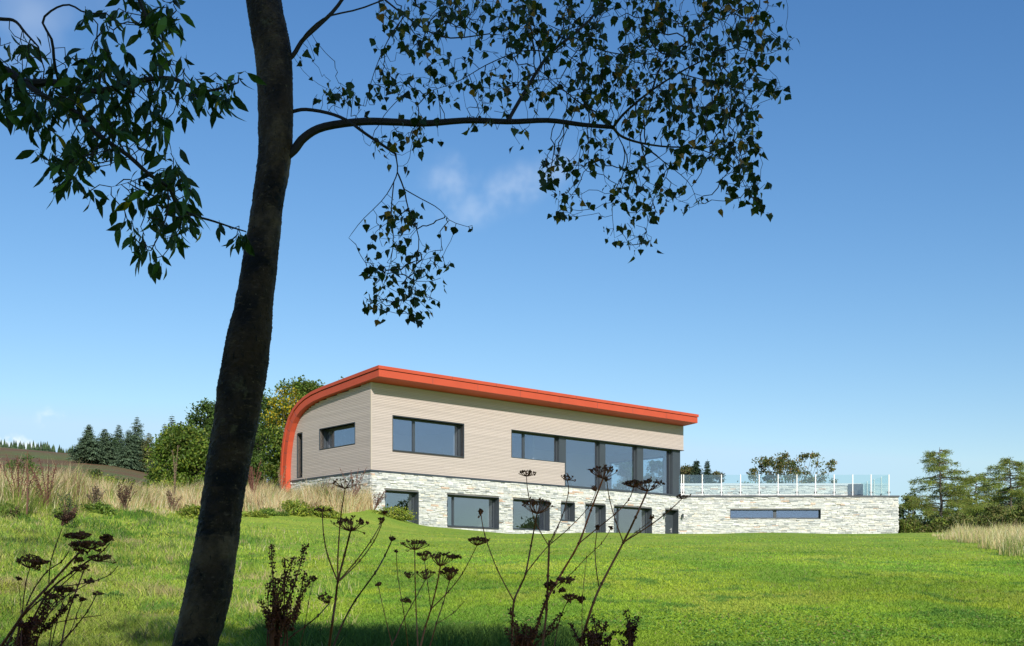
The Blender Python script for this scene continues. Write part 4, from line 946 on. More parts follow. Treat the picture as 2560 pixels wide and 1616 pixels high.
def smooth_poly(pts, n):
    pts = np.asarray(pts, float); tt = np.arange(len(pts)); q = np.linspace(0, len(pts)-1, n); out = []
    for a in q:
        i = min(int(a), len(pts)-2); f_ = a-i; p0 = pts[max(i-1, 0)]; p1 = pts[i]; p2 = pts[i+1]; p3 = pts[min(i+2, len(pts)-1)]
        out.append(.5*((2*p1)+(-p0+p2)*f_+(2*p0-5*p1+4*p2-p3)*f_**2+(-p0+3*p1-3*p2+p3)*f_**3))
    return np.array(out)
BD = 5.0
edges_ = [(-400, 545, 600), (-200, 562, 634), (0, 580, 660), (75, 592, 676), (150, 604, 687), (300, 611, 690), (400, 605, 681), (500, 590, 664), (600, 573, 655), (700, 555, 643), (800, 531, 634), (850, 523, 629), (900, 515, 623), (1000, 500, 605), (1100, 485, 586), (1200, 470, 568), (1300, 452, 556), (1400, 431, 542), (1520, 402, 512), (1640, 372, 488)]
tp, trad = [], []
for yy, xl, xr in edges_:
    tp.append(P((xl+xr)/2*D, yy*D, BD)); trad.append((xr-xl)/2*D/F*BD)
gx = at(395*D, BD)-.16; gzz = hz(gx, BD); tp.append(np.array((gx-.02, BD, tp[-1][2]*.45+gzz*.55))); trad.append(.12); tp.append(np.array((gx-.05, BD, gzz-.15))); trad.append(.17)
tp = tp[::-1]; trad = trad[::-1]
NS = 620; pts = smooth_poly(np.hstack([np.array(tp), np.array(trad)[:, None]]), NS)
birch = empty('birch_tree', (gx, BD, gzz), 'dark leaning birch trunk in the foreground with leafy branches reaching right', 'tree')
m = MB(); nA = 72; ang = np.linspace(0, 2*np.pi, nA, endpoint=False); V = []
for i, (x, y, z, rr) in enumerate(pts):
    k = 1+.03*np.sin(ang*3+z*2.1)+.02*np.sin(ang*5-z*4.3)+rng.normal(0, .012, nA)+.10*(vnoise(ang*1.9+40, z*9+60+0*ang, 600)-.5)+.07*(vnoise(ang*5.1+40, z*30+200+0*ang, 610, 2)-.5)
    V.append(np.stack([x+rr*k*np.cos(ang), y+rr*k*np.sin(ang), z+.14*rr*np.cos(ang)+0*ang], 1))
V = np.concatenate(V); Fq = [(i*nA+j, i*nA+(j+1) % nA, (i+1)*nA+(j+1) % nA, (i+1)*nA+j) for i in range(NS-1) for j in range(nA)]
m.add(V, Fq); trunk_o = m.build('trunk', M_birch, birch, smooth=True)

class Tree:
    """branch skeleton that grows towards foliage points (space colonisation)"""
    def __init__(s): s.p = []; s.par = []; s.fixr = {}
    def limb(s, pts, r0, r1, start=None):
        idx = []
        for i, q_ in enumerate(pts):
            s.p.append(np.array(q_, float)); s.par.append((start if start is not None else -1) if i == 0 else len(s.p)-2); s.fixr[len(s.p)-1] = r0+(r1-r0)*i/(len(pts)-1); idx.append(len(s.p)-1)
        return idx
    def near(s, q_):
        a = np.array(s.p); return int(np.argmin(np.linalg.norm(a-q_, axis=1)))
    def grow(s, att, step, kill, infl, iters, droop=0., wig=.25, r=rng):
        att = np.array(att); best = np.full(len(att), 1e9); bi = np.zeros(len(att), int)
        Pn = np.array(s.p)
        for i in range(0, len(Pn)):
            d = np.linalg.norm(att-Pn[i], axis=1); k = d < best; best[k] = d[k]; bi[k] = i
        for it in range(iters):
            if len(att) == 0: break
            act = best < infl
            if not act.any(): break
            new = []
            for i in np.unique(bi[act]):
                q_ = att[act & (bi == i)]-s.p[i]; q_ /= np.linalg.norm(q_, axis=1)[:, None]+1e-9
                d = q_.mean(0)+r.normal(0, wig, 3); d[2] -= droop; d /= np.linalg.norm(d)+1e-9
                s.p.append(s.p[i]+d*step); s.par.append(int(i)); new.append(len(s.p)-1)
            for i in new:
                d = np.linalg.norm(att-s.p[i], axis=1); k = d < best; best[k] = d[k]; bi[k] = i
            keep = best > kill; att, best, bi = att[keep], best[keep], bi[keep]
    def radii(s, tip, ex):
        n = len(s.p); w = np.zeros(n); ch = np.zeros(n, int)
        for i in range(n-1, -1, -1):
            if w[i] == 0: w[i] = 1
            if s.par[i] >= 0: w[s.par[i]] += w[i]; ch[s.par[i]] += 1
        rr = tip*w**ex
        for i, v in s.fixr.items(): rr[i] = max(v, 0)
        return rr, ch
    def mesh(s, m, rr, skip=()):
        kids = {}
        for i, p_ in enumerate(s.par): kids.setdefault(p_, []).append(i)
        started = [i for i, p_ in enumerate(s.par) if p_ == -1]
        stack = [(None, i) for i in started]
        while stack:
            pr_, i = stack.pop(); chain = ([] if pr_ is None else [pr_])+[i]
            while True:
                k = kids.get(chain[-1], [])
                if not k: break
                k = sorted(k, key=lambda a: -rr[a]); chain.append(k[0])
                for o in k[1:]: stack.append((chain[-2], o))
            if len(chain) < 2: continue
            pts_ = np.array([s.p[c] for c in chain]); r_ = np.array([rr[c] for c in chain])
            if pr_ is not None: r_[0] = r_[1]
            m.tube(pts_, r_, 7 if r_.max() > .008 else 4, cap=False)
def regions(lst, r, d0, dspread, total, clump=0):
    w = np.array([a[4]*a[2]*a[3] for a in lst], float); w /= w.sum(); out = []
    for (cx, cy_, rx, ry, _), ww in zip(lst, w):
        k = r.poisson(ww*total)
        a = r.uniform(0, 2*np.pi, k); q_ = np.sqrt(r.random(k))
        for X_, Y_ in zip(cx+np.cos(a)*q_*rx, cy_+np.sin(a)*q_*ry):
            if clump and vnoise(np.array([X_/26.]), np.array([Y_/26.]), 620, 2)[0] < clump: continue
            out.append(P(X_*D, Y_*D, d0+np.clip(r.normal(0, dspread), -1.6*dspread, 1.6*dspread)))
    return out
rb = np.random.default_rng(77)
def L3(lst, d=BD): return [P(a[0]*D, a[1]*D, a[2] if len(a) > 2 else d) for a in lst]
T1 = Tree()
l1 = T1.limb(smooth_poly(L3([(650, 385), (690, 355), (715, 325), (760, 300), (850, 287), (930, 288), (1000, 291), (1100, 284), (1200, 287), (1290, 284), (1370, 294), (1442, 300)]), 44), .021, .0085)
def from_(lst, r0, r1, n=14): 
    q_ = L3(lst); st = T1.near(q_[0]); q_[0] = T1.p[st]; return T1.limb(smooth_poly(q_, n)[1:], r0, r1, st)
from_([(1200, 275), (1235, 215, 5.1), (1290, 130, 5.2), (1350, 80, 5.3), (1400, 30, 5.4), (1440, -60, 5.5)], .0085, .005, 20)
from_([(1442, 300), (1470, 265, 4.9), (1530, 215, 4.8), (1600, 170, 4.75), (1680, 130, 4.7), (1740, 110, 4.7)], .006, .002, 18)
from_([(1442, 300), (1460, 320, 5.1), (1500, 335, 5.15), (1560, 345, 5.2), (1640, 350, 5.2), (1700, 375, 5.2)], .0065, .002, 18)
from_([(1440, 298), (1410, 270, 4.9), (1360, 240, 4.8), (1300, 190, 4.7), (1260, 160, 4.7)], .004, .0015, 14)
from_([(1480, 330), (1475, 370, 5.2), (1465, 410, 5.3), (1440, 470, 5.3), (1445, 560, 5.3)], .003, .0012, 14)
from_([(1560, 345), (1570, 395, 5.2), (1540, 460, 5.2), (1520, 540, 5.2)], .003, .0012, 12)
q_ = T1.limb(smooth_poly(L3([(665, 270), (692, 262), (720, 258), (770, 266), (815, 283, 4.92), (860, 315, 4.9), (905, 345, 4.9), (930, 362, 4.9)]), 22), .0085, .0052)
from_([(930, 362, 4.9), (935, 400, 4.9), (925, 430, 4.9), (900, 470, 4.85), (850, 520, 4.8), (820, 560, 4.8)], .0030, .0012, 14)
from_([(935, 400, 4.9), (950, 445, 4.95), (960, 490, 5), (985, 560, 5), (975, 640, 5), (965, 720, 5)], .0035, .0012, 16)
from_([(950, 445, 4.95), (985, 465, 5), (1030, 490, 5.05), (1060, 520, 5.1), (1105, 535, 5.1)], .0025, .0012, 12)
from_([(925, 430, 4.9), (920, 500, 4.8), (925, 570, 4.8), (910, 650, 4.8), (880, 710, 4.8)], .0025, .001, 12)
T1.limb(smooth_poly(L3([(665, 150), (690, 130), (712, 95), (750, 60), (790, 20), (830, -40), (880, -120, 5.1)]), 20), .011, .006)
from_([(712, 95), (725, 75, 4.95), (770, 40, 4.9), (850, 20, 4.85), (950, -20, 4.8)], .005, .003, 14)
from_([(830, -40), (880, -20, 5), (930, 20, 5), (1000, 70, 5), (1060, 90, 5.1), (1150, 80, 5.2)], .005, .0025, 16)
from_([(1740, 110, 4.7), (1790, 128, 4.7), (1830, 118, 4.7), (1868, 88, 4.7)], .0018, .0009, 12)
from_([(1700, 375, 5.2), (1740, 410, 5.2), (1765, 450, 5.2), (1795, 490, 5.2)], .0018, .0009, 10)
from_([(1600, 170, 4.75), (1700, 200, 4.75), (1780, 215, 4.8), (1835, 208, 4.8)], .0026, .0009, 16)
from_([(1530, 215, 4.8), (1560, 150, 4.8), (1640, 80, 4.85), (1740, 20, 4.9), (1810, -20, 4.9)], .004, .0016, 20)
from_([(1350, 80, 5.3), (1420, 120, 5.3), (1500, 130, 5.35), (1580, 120, 5.4), (1660, 140, 5.4)], .0036, .0014, 20)
from_([(1290, 130, 5.2), (1230, 120, 5.2), (1150, 150, 5.2), (1080, 190, 5.2), (1010, 215, 5.2)], .0034, .0012, 20)
from_([(1640, 350, 5.2), (1700, 340, 5.25), (1745, 370, 5.3), (1770, 420, 5.3)], .0026, .001, 12)
from_([(1500, 335, 5.15), (1560, 380, 5.1), (1620, 430, 5.1), (1640, 480, 5.1)], .0026, .001, 12)
T1.limb(smooth_poly(L3([(640, -330), (760, -300), (950, -200), (1100, -100, 5.3), (1250, -60, 5.4), (1500, -40, 5.4), (1700, 0, 5.3)]), 40), .018, .004)
from_([(950, 30, 5), (915, 90, 5), (880, 170, 4.95), (860, 250, 4.95)], .003, .0015, 12)
att = regions([(1500, 40, 340, 80, 1.7), (1180, 40, 190, 80, .8), (1000, 40, 110, 60, .8), (1560, 180, 230, 100, 1.1), (1330, 150, 170, 90, .7), (1060, 225, 140, 60, .45), (1120, 150, 110, 60, .35),
               (1690, 300, 100, 120, 1.2), (1620, 250, 150, 100, .9), (1755, 420, 50, 70, .9), (1480, 250, 140, 70, .5), (1310, 395, 60, 60, .6), (1375, 350, 70, 50, .5), (1345, 490, 45, 60, .6), (1510, 430, 80, 90, .7), (1600, 440, 60, 50, .5),
               (1455, 560, 25, 30, .4), (1515, 560, 30, 30, .9), (980, 620, 80, 55, .7), (895, 590, 60, 70, .5), (960, 700, 85, 60, .65), (870, 710, 25, 20, .8), (940, 505, 45, 35, .8), (1108, 535, 18, 18, .8), (985, 745, 30, 18, .6),
               (900, 350, 40, 25, .6), (730, 112, 25, 16, .7), (760, 210, 25, 25, .5), (830, 240, 60, 22, .5), (880, 200, 60, 50, .3), (960, 310, 40, 30, .4), (1000, 350, 30, 20, .4), (1235, 320, 30, 20, .5), (1140, 300, 60, 14, .4), (1770, 130, 60, 60, .7), (1855, 95, 25, 12, .7), (1820, 205, 30, 30, .9), (1800, 30, 45, 45, 1.), (1640, 60, 200, 60, .6), (1790, 485, 25, 14, .9), (1420, 80, 120, 80, .6), (820, 215, 60, 30, .3), (940, 130, 80, 60, .3)], rb, 5.05, .28, 5200, .44)
T1.grow(att, .040, .042, 1.1, 130, droop=.12, wig=.28, r=rb)
rr, ch = T1.radii(.00105, .45)
m = MB(); T1.mesh(m, rr); m.build('branches', M_twig, birch)
def hang_leaves(T, rr, ch, per, rmax, size, ratio, shape, pal, pw, r, petiole=.6, hang=1.0, rng_par=.3):
    C_ = []
    for i in range(len(T.p)):
        if rr[i] > rmax: continue
        k = per if ch[i] == 0 else (1 if r.random() < rng_par else 0)
        for _ in range(k): C_.append(T.p[i]+r.normal(0, .012, 3))
    C_ = np.array(C_); n = len(C_); m = MB(); ax = rand_unit(n, r)*.75; ax[:, 2] -= hang; ax /= np.linalg.norm(ax, axis=1)[:, None]
    s = size*r.uniform(.55, 1.25, n); st = C_+ax*(s*petiole)[:, None]*.5; nm = rand_unit(n, r); nm[:, 1] -= .3
    col = np.array(pal)[r.choice(len(pal), n, p=pw)]*r.normal(1, .2, (n, 1))
    leaf_batch(m, st, ax, nm, s, s*ratio, np.clip(col, .005, .8), shape)
    # leaf stalks
    pe = s[:, None]*.03*np.cross(ax, nm); pe /= (np.linalg.norm(pe, axis=1)[:, None]+1e-9)/.0008
    V = np.stack([C_-pe, C_+pe, st+pe, st-pe], 1); m.add(V.reshape(-1, 3), np.arange(n*4).reshape(n, 4), np.tile((.05, .04, .02), (n*4, 1)))
    return m, n
BIR = [(0, 0), (.10, .30), (.22, .46), (.30, .40), (.40, .44), (.46, .33), (.60, .29), (.66, .19), (.82, .10), (1, 0), (.82, -.10), (.66, -.19), (.60, -.29), (.46, -.33), (.40, -.44), (.30, -.40), (.22, -.46), (.10, -.30)]
m, nb_ = hang_leaves(T1, rr, ch, 2, .0032, .0365, .95, BIR, [(.034, .065, .014), (.05, .085, .016), (.24, .20, .03), (.34, .18, .03), (.03, .05, .014)], [.44, .28, .08, .05, .15], rb, rng_par=.11)
m.build('leaves', M_leaf_dark, birch)
print('birch leaves', nb_, 'nodes', len(T1.p))

# ------------------------------------------------------------ foreground plum-like tree reaching in from the left
PD = 4.0; px0 = at(-560, PD); plum = empty('plum_tree', (px0, PD, hz(px0, PD)), 'tree with long narrow leaves whose branches reach in from the left edge', 'tree')
T2 = Tree(); zg0 = hz(px0, PD)
tpts = smooth_poly([(px0, PD, zg0-.1), (px0+.03, PD, zg0+.8), (px0-.02, PD+.05, zg0+1.8), (px0+.05, PD, zg0+2.8), (px0+.02, PD, 2.6)], 26)
mt = MB(); mt.tube(tpts, np.linspace(.10, .035, 26), 14); mt.build('trunk', M_birch, plum, smooth=True)
def L2(lst, d=PD): return [P(a[0]*D, a[1]*D, a[2] if len(a) > 2 else d) for a in lst]
def from2(lst, r0, r1, n=14):
    q_ = L2(lst); st = T2.near(q_[0]); q_[0] = T2.p[st]; return T2.limb(smooth_poly(q_, n)[1:], r0, r1, st)
s0 = tpts[20]; s1 = tpts[23]
T2.limb(smooth_poly([tpts[17]]+L2([(-300, 190), (-100, 140), (10, 165), (60, 195), (130, 195), (200, 215), (260, 210), (330, 190), (400, 185), (440, 200), (480, 215), (530, 205), (560, 195)]), 44), .019, .0028)
from2([(60, 195), (110, 230, 3.95), (180, 265, 3.9), (235, 320, 3.9), (300, 365, 3.9), (350, 410, 3.9), (395, 440, 3.95), (415, 480, 4), (450, 505, 4), (500, 520, 4), (545, 535, 4), (578, 545, 4)], .010, .0022, 36)
from2([(395, 440, 3.95), (395, 490, 3.9), (380, 540, 3.9), (355, 590, 3.9)], .004, .002, 10)
from2([(350, 410, 3.9), (300, 430, 4.05), (262, 440, 4.1)], .002, .001, 7)
from2([(300, 365, 3.9), (230, 385, 4.1), (175, 400, 4.2), (165, 430, 4.2)], .003, .0015, 9)
T2.limb(smooth_poly([s0]+L2([(-350, 60, 4.1), (-120, 40, 4.1), (0, 45, 4.1), (35, 50, 4.1), (60, 78, 4.1), (90, 110, 4.1)]), 20), .010, .003)
from2([(130, 195), (128, 150, 3.9), (122, 95, 3.85), (100, 50, 3.8), (130, 20, 3.8), (165, 12, 3.8), (200, 30, 3.8), (250, 32, 3.8)], .006, .0022, 18)
T2.limb(smooth_poly([s1]+L2([(-250, -180, 4), (0, -160, 4), (200, -80, 4), (310, -20, 4), (345, 40, 4), (368, 65, 4), (390, 50, 4), (415, 25, 4)]), 30), .010, .002)
from2([(260, 210), (230, 150, 4.1), (215, 110, 4.1), (250, 60, 4.1)], .003, .0012, 9)
rp = np.random.default_rng(91)
_D = BD
att = [*regions([(45, 130, 50, 30, .8), (80, 220, 70, 50, 1.4), (190, 190, 90, 70, 1.3), (250, 130, 60, 40, .5), (265, 40, 60, 40, .6), (360, 20, 70, 40, .9), (385, 80, 35, 40, 1.), (335, 180, 60, 40, 1.), (400, 170, 60, 30, .8), (450, 220, 30, 30, .5), (505, 230, 25, 20, .7), (550, 190, 40, 25, .9),
                 (300, 260, 90, 60, 1.3), (385, 245, 60, 50, .9), (130, 300, 60, 50, 1), (230, 320, 80, 60, 1.2), (110, 340, 40, 30, .8), (170, 400, 60, 35, .8), (165, 440, 30, 18, .7), (390, 340, 40, 30, .4), (410, 400, 40, 30, .8), (400, 470, 70, 60, 1.1), (350, 540, 60, 45, 1), (310, 485, 30, 12, .8), (370, 590, 40, 25, .8), (440, 540, 30, 30, .7), (565, 540, 15, 15, .8), (20, 200, 40, 60, 1), (-60, 200, 80, 90, .5), (50, 290, 30, 25, .5)], rp, PD, .18, 900)]
T2.grow(att, .04, .06, .8, 90, droop=.05, wig=.3, r=rp)
rr2, ch2 = T2.radii(.0016, .44)
m = MB(); T2.mesh(m, rr2)
m.build('branches', M_twig, plum)
LAN = [(0, 0), (.12, .20), (.30, .42), (.46, .48), (.55, .40), (.68, .38), (.86, .16), (1, 0), (.86, -.16), (.70, -.30), (.52, -.46), (.36, -.42), (.15, -.24)]
m, n2_ = hang_leaves(T2, rr2, ch2, 5, .0042, .066, .37, LAN, [(.045, .095, .018), (.065, .13, .024), (.13, .25, .035), (.04, .075, .018), (.55, .42, .02)], [.4, .25, .1, .24, .01], rp, rng_par=.22, hang=.85, petiole=.25)
m.build('leaves', M_leaf_dark, plum)
print('plum leaves', n2_, len(T2.p))

# ------------------------------------------------------------ foreground dried hogweed and docks
M_hog = mat('dried hogweed', (2.1, 1.3, .75), .75, attr=True, var=.2, vscale=40)
ZH = lambda x, y: (1100+x/2.945, 1100+y/2.945); ZC_ = lambda x, y: (560+x/3.653, 1200+y/3.653); ZL = lambda x, y: (x/3.648, 1240+y/3.648)
def hogweed(label, stems, umbels, d, seed, cvt, col=(.20, .105, .062), root=None):
    """stems: [(points, r0, r1)], umbels: [(x, y, half width, top rise, density, dirx)]"""
    r = np.random.default_rng(seed)
    b0 = cvt(*stems[0][0][0]); x0 = at(b0[0], d); 
    if root is None: root = (x0*.96+at(1000, d)*.0, d+.05)
    e = empty('dried_hogweed', (root[0], root[1], hz(*root)), label, 'dried plant', 'dried hogweed in the foreground')
    rootp = np.array((root[0], root[1], hz(*root)-.05)); jit_d = {}
    def pt(x, y):
        k = (x, y)
        if k not in jit_d:
            jit_d[k] = d+r.normal(0, .05)
        px, py = cvt(x, y); return P(px, py, jit_d[k])
    for si, (pl, r0, r1) in enumerate(stems):
        q_ = [pt(*a) for a in pl]
        if pl[0][1] > 1330 or si == 0:                    # starts below the picture: carry it down to its root
            o = rootp+np.array((r.normal(0, .03), r.normal(0, .03), 0)); dv = q_[0]-q_[1]; dv = dv/np.linalg.norm(dv); mid = q_[0]+dv*.22; q_ = [o, (mid+o)/2+dv*.06, mid]+q_
        q_ = smooth_poly(q_, 6*len(q_)); kk = len(q_); rad_ = np.linspace(r0, r1, kk)*(1+.10*np.sin(np.arange(kk)*1.9))
        m = MB(); m.tube(q_, rad_, 7, col=np.array(col)*r.uniform(.7, 1.5)); 
        # joints
        for a in pl[1:-1]:
            p_ = pt(*a); j = MB()
            m.tube([p_-(0, 0, .006), p_, p_+(0, 0, .006)], [r1*.8, r1*1.9, r1*.8], 6, col=np.array(col)*.7)
        m.build('stem', M_hog, e, smooth=True)
    for (x, y, hw, rise, dens, tilt) in umbels:
        c = pt(x, y); sc = d/F/(2.945 if cvt is ZH else 3.65); W_ = hw*sc; Hh = rise*sc
        nr_ = int(15+12*dens); m = MB(); sd = MB()
        for k in range(nr_):
            a = k*2.39996+r.normal(0, .2); q_ = math.sqrt((k+.7)/nr_); rx = W_*q_*r.uniform(.9, 1.08)
            end = c+np.array((math.cos(a)*rx+tilt*Hh, math.sin(a)*rx*.8, Hh*(1-.38*q_*q_)*r.uniform(.78, 1.12)))
            mid = c*.5+end*.5+np.array((math.cos(a)*W_*.10, math.sin(a)*W_*.1, -.10*Hh))
            if r.random() < .06: end = end+np.array((0, 0, -Hh*.9))
            tq = np.linspace(0, 1, 6)[:, None]; pp = (1-tq)**2*c+2*tq*(1-tq)*mid+tq**2*end
            m.tube(pp, np.linspace(.0013, .0008, 6), 4, col=col, cap=False)
            if r.random() > dens+.25: nsd = r.integers(0, 2)
            else: nsd = int(2+3.2*dens)
            sub = min(W_*.11, .009)
            for _ in range(nsd):
                o = r.normal(0, 1, 3)*sub*.55; o[2] = abs(o[2])*.7+.002; e2 = end+o
                m.tube([end, e2], [.0005, .0004], 3, col=col, cap=False)
                ax = rand_unit(2, r); nn_ = rand_unit(2, r)
                s_ = .0072*r.uniform(.6, 1.3)
                leaf_batch(sd, np.array([e2, e2]), ax, nn_, np.array((s_, s_)), s_*.8, jit((.15, .09, .055), 2, .3, r), [(0, 0), (.2, .42), (.6, .5), (1, .15), (1, -.15), (.6, -.5), (.2, -.42)])
        ub = m.build('umbel', M_hog, e)
        if sd.n: sd.build('seeds', M_hog, ub)
    return e
S = lambda *a: list(a)
hogweed('tallest dried hogweed on the right with a wide dark seed head before the corner glazing', [
    (S((1030, 1520), (1075, 1370), (1130, 1200), (1190, 1060), (1350, 755), (1440, 570), (1525, 380)), .0052, .0030),
    (S((1350, 755), (1290, 590), (1245, 420), (1228, 300)), .0020, .0014), (S((1350, 755), (1560, 620), (1700, 510), (1780, 435)), .0024, .0015),
    (S((1350, 755), (1470, 660), (1560, 590)), .0014, .001), (S((1170, 1080), (1150, 950), (1142, 800), (1158, 660)), .0019, .0014)],
    [(1525, 380, 130, 75, .85, -.1), (1228, 300, 22, 10, .1, 0), (1780, 435, 55, 22, .12, .3), (1560, 590, 8, 20, .1, 0), (1158, 660, 7, 20, .4, 0)], 3.9, 301, ZH)
hogweed('reddish stemmed dried hogweed with a domed seed head left of the tallest', [
    (S((670, 1510), (730, 1330), (790, 1170), (900, 975), (1020, 765), (1110, 520), (1200, 285)), .0052, .0028),
    (S((1020, 765), (1160, 650), (1290, 545), (1390, 440), (1425, 350)), .0022, .0014), (S((860, 1090), (1000, 950), (1080, 865), (1190, 760), (1255, 660)), .0016, .0011)],
    [(1200, 285, 110, 85, .8, 0), (1425, 350, 70, 38, .7, -.2), (1255, 660, 7, 14, .2, .2)], 3.95, 302, ZH, col=(.21, .085, .042))
hogweed('branching dried hogweed with a flat dark head before the sliding window', [
    (S((530, 1520), (532, 1350), (545, 1190), (590, 1080), (630, 985), (670, 780), (715, 545)), .0046, .0026),
    (S((630, 985), (720, 870), (800, 780), (950, 650), (1090, 500), (1150, 380)), .0021, .0012), (S((800, 780), (840, 690), (900, 560), (945, 390), (938, 300)), .0019, .0013),
    (S((800, 780), (700, 600), (650, 400), (636, 268)), .0019, .0012), (S((545, 1190), (420, 950), (330, 700), (298, 520)), .0022, .0014), (S((815, 770), (870, 640), (920, 510)), .0014, .001)],
    [(715, 545, 120, 92, .85, 0), (938, 300, 62, 35, .12, .2), (636, 268, 85, 28, .2, 0), (1150, 380, 25, 40, .05, -.5), (298, 560, 12, 40, .5, 0)], 4.05, 303, ZH)
hogweed('bare topped broken hogweed stalk with low crumpled heads on the right', [
    (S((755, 1520), (785, 1250), (795, 1000), (805, 740)), .0040, .0034), (S((840, 1520), (880, 1330), (940, 1190), (1000, 1160)), .0020, .0014), (S((1045, 1500), (1050, 1150), (1080, 870)), .0015, .001), (S((790, 1150), (840, 1080), (900, 1040)), .002, .0015)],
    [(810, 1110, 45, 55, .9, 0), (925, 1050, 65, 25, .8, .2), (950, 1185, 60, 35, .6, 0), (1035, 1195, 30, 30, .8, 0), (900, 1120, 25, 15, .4, 0)], 3.8, 304, ZH)
hogweed('tall central dried hogweed with a wide flat black head and bare spokes above', [
    (S((960, 1520), (990, 1300), (1020, 1090), (1040, 930), (1100, 690), (1155, 470)), .0058, .0030),
    (S((1040, 930), (950, 700), (910, 500), (897, 290)), .0026, .0016), (S((1040, 930), (1040, 700), (1060, 400), (1080, 240), (1105, 80)), .0028, .0016),
    (S((1040, 930), (1200, 750), (1340, 560), (1435, 400)), .0024, .0015), (S((1060, 920), (1240, 740), (1370, 560), (1440, 410)), .0022, .0014)],
    [(1155, 470, 155, 105, 1.0, 0), (897, 290, 75, 20, .15, .1), (1105, 80, 160, 65, .15, 0), (1438, 400, 30, 50, .3, .1), (1470, 310, 20, 15, .3, 0)], 3.9, 305, ZC_)
hogweed('slanting withered hogweed stem right of the central one', [
    (S((1000, 1520), (1090, 1300), (1200, 1100), (1380, 850), (1470, 690), (1530, 560)), .0040, .0020), (S((520, 1520), (640, 1410), (740, 1340), (860, 1240), (960, 1130)), .003, .002), (S((738, 1340), (770, 1130), (815, 930)), .0016, .001)],
    [(1530, 560, 25, 28, .1, .3), (960, 1130, 65, 75, .35, -.6), (815, 930, 35, 45, .2, 0)], 3.8, 306, ZC_, col=(.11, .07, .05), root=(-.62, 3.85))
hogweed('clump of dried hogweed with several small umbrella heads left of centre', [
    (S((1800, 1500), (1840, 1340), (1890, 1180), (1940, 980), (1975, 790)), .0038, .0024), (S((1770, 1520), (1755, 1200), (1745, 900), (1742, 640)), .0030, .0018), (S((1560, 1460), (1650, 1260), (1750, 1080), (1840, 910)), .0030, .0016),
    (S((1890, 1180), (2050, 1020), (2180, 850), (2310, 600)), .0022, .0014), (S((1880, 1520), (1940, 1310), (2000, 1130), (2060, 920)), .0028, .0018), (S((1680, 1520), (1640, 1200), (1590, 900), (1572, 660)), .0018, .0012), (S((1520, 1450), (1460, 1200), (1410, 970)), .0018, .0012), (S((1890, 1180), (1860, 950), (1830, 740)), .0016, .0012), (S((1950, 1310), (2100, 1210), (2190, 1110)), .0013, .001)],
    [(1742, 640, 130, 75, .7, 0), (1975, 790, 110, 115, .7, .1), (1840, 910, 90, 75, .45, 0), (2060, 920, 80, 110, .95, 0), (2310, 600, 95, 60, .8, .3), (1410, 970, 30, 18, .05, 0), (1830, 740, 70, 70, .5, 0), (2100, 720, 50, 20, .6, .3), (1690, 900, 45, 50, .1, 0), (1660, 1120, 50, 25, .35, 0), (1572, 660, 8, 5, .1, 0)], 4.1, 307, ZC_)
hogweed('thin stemmed dried hogweed behind the leaning one at lower left', [
    (S((60, 1360), (180, 1140), (330, 980), (520, 850), (700, 690)), .0034, .0016), (S((330, 1360), (400, 1160), (520, 980), (700, 860), (800, 800)), .0026, .0013), (S((150, 1360), (190, 1150), (185, 950), (170, 770)), .002, .001), (S((450, 1360), (480, 1180), (560, 1020), (560, 880)), .002, .0012), (S((100, 1360), (260, 1240), (400, 1120), (640, 880)), .0024, .0012), (S((520, 1360), (640, 1240), (700, 1080), (750, 960)), .0018, .001)],
    [(700, 690, 60, 30, .4, .3), (800, 800, 50, 25, .3, .5), (170, 770, 20, 15, .3, 0), (560, 880, 60, 30, .7, 0), (640, 880, 35, 25, .6, .2), (750, 960, 25, 15, .5, 0), (480, 940, 40, 30, .6, .4)], 3.55, 309, ZL, col=(.10, .05, .035))
hogweed('leaning dried hogweed at lower left with a crumpled black head', [
    (S((20, 1360), (130, 1200), (250, 1030), (480, 780), (730, 510)), .0058, .0030), (S((220, 1340), (300, 1130), (450, 870), (650, 700), (890, 540)), .0045, .0022), (S((560, 1350), (600, 1150), (660, 960), (770, 670)), .0028, .002),
    (S((190, 1360), (205, 1050), (235, 800), (272, 660)), .0022, .0014), (S((240, 1000), (310, 850), (430, 690), (560, 600), (628, 505)), .0022, .0014), (S((445, 800), (460, 620), (510, 450), (570, 290)), .0018, .0012),
    (S((310, 1215), (500, 1160), (700, 1120), (920, 1090)), .0016, .001), (S((480, 830), (700, 810), (900, 765), (1010, 710), (1075, 640)), .0018, .001), (S((560, 1350), (700, 1180), (800, 1050), (880, 900)), .0024, .0016), (S((890, 540), (950, 490), (1000, 430)), .002, .0014), (S((470, 1360), (520, 1150), (600, 900)), .002, .0012)],
    [(730, 510, 90, 80, 1, 0), (820, 490, 110, 60, 1, .2), (740, 400, 90, 55, .9, 0), (670, 390, 90, 30, .6, -.4), (272, 660, 125, 95, .85, 0), (970, 430, 50, 60, 1, .0), (890, 600, 110, 50, .6, .6), (600, 230, 90, 60, .3, .0), (880, 905, 60, 10, .1, .8), (770, 670, 50, 30, .2, 0), (350, 630, 70, 25, .8, .3), (720, 600, 40, 18, .5, 0)], 3.4, 308, ZL, col=(.11, .052, .040))
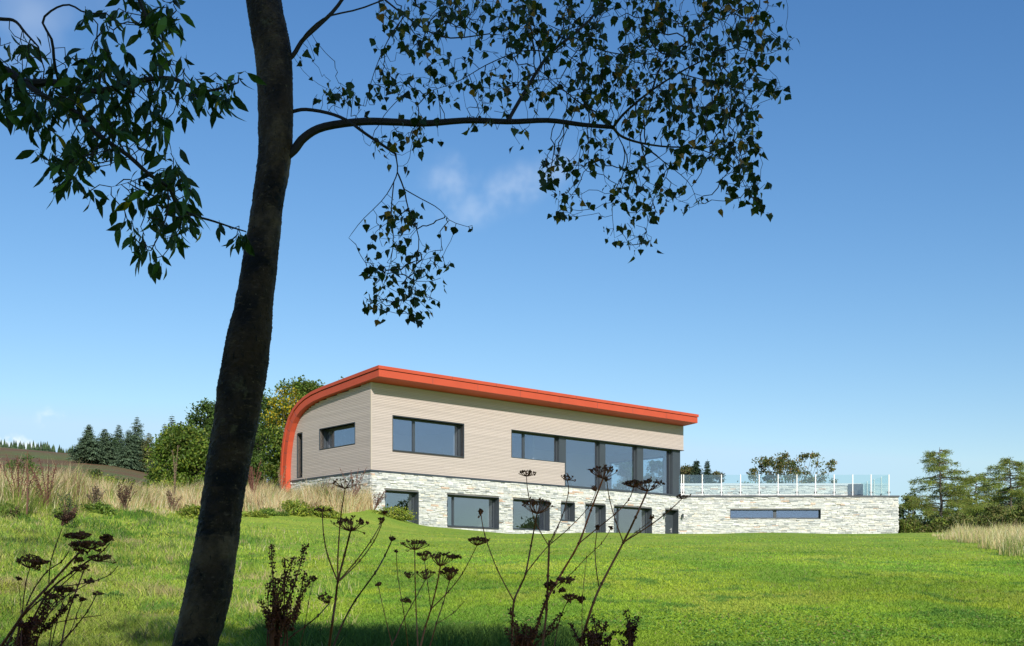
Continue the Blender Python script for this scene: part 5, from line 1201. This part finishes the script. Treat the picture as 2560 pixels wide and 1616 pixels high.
def fdock(label, tips, base, d, cvt, seed, col=(.11, .055, .038)):
    r = np.random.default_rng(seed); px, py = cvt(*base); x = at(px, d); z0 = hz(x, d); e = empty('dock_plant', (x, d, z0), label, 'dried dock', 'dried docks in the foreground'); b0 = np.array((x, d, z0-.03)); st = MB(); sd = MB()
    knee = P(px, py, d)
    for (tx, ty) in tips:
        tip = P(*cvt(tx, ty), d+r.normal(0, .04)); k = knee+r.normal(0, .015, 3)
        pts_ = smooth_poly([b0+r.normal(0, .01, 3)*(1, 1, 0), k, (k*.55+tip*.45)+r.normal(0, .008, 3), tip], 20)
        st.tube(pts_, np.linspace(.004, .0012, 20), 5, col=col)
        L_ = np.linalg.norm(tip-k); nn = int(L_*800)+20; g_ = r.uniform(.42, 1, nn);
        c = np.stack([np.interp(g_, np.linspace(0, 1, 20), pts_[:, i]) for i in range(3)], 1); of = rand_unit(nn, r)*.008; of[:, 2] *= .35; c += of
        leaf_batch(sd, c, rand_unit(nn, r)+of*40, rand_unit(nn, r), -.0068*r.uniform(.7, 1.3, nn)*-1, .0058, jit(col, nn, .3, r), [(0, 0), (.25, .5), (.8, .4), (1, 0), (.8, -.4), (.25, -.5)])
    st.build('stem', M_hog, e); sd.build('seed_head', M_hog, e)
fdock('dense black seeded dock right of the birch trunk', [(430, 590), (560, 720), (750, 590), (740, 830), (690, 1150), (500, 900), (450, 900), (400, 950), (330, 1110), (560, 860), (620, 900), (650, 1250), (600, 1200), (520, 1000), (790, 900), (360, 1200), (640, 700), (480, 1050)], (450, 1560), 3.7, ZC_, 320)
fdock('crumpled dark dock below the reddish stemmed hogweed', [(800, 1130), (560, 1340), (620, 1360), (490, 1390), (600, 1430), (900, 1270), (870, 1360), (520, 1240), (640, 1450)], (620, 1620), 3.8, ZH, 321, (.12, .055, .038))
fdock('tangled dark dock under the tallest hogweed', [(1120, 1290), (1230, 1340), (1060, 1380), (960, 1350), (1300, 1410), (1180, 1330), (1000, 1440), (1110, 1400), (1240, 1450)], (1130, 1640), 3.75, ZH, 322, (.10, .046, .034))
fdock('small black upright dock at the right of the dried plants', [(1365, 1250), (1460, 1300), (1340, 1420), (1400, 1330), (1430, 1350), (1330, 1480)], (1370, 1600), 3.7, ZH, 323, (.08, .035, .028))
fdock('dark dock clump at the bottom left corner', [(100, 1290), (200, 1250), (330, 1130), (240, 1150), (60, 1330), (290, 1290), (480, 900), (430, 860), (560, 900), (690, 900), (610, 1010)], (190, 1480), 3.35, ZL, 324, (.09, .04, .03))
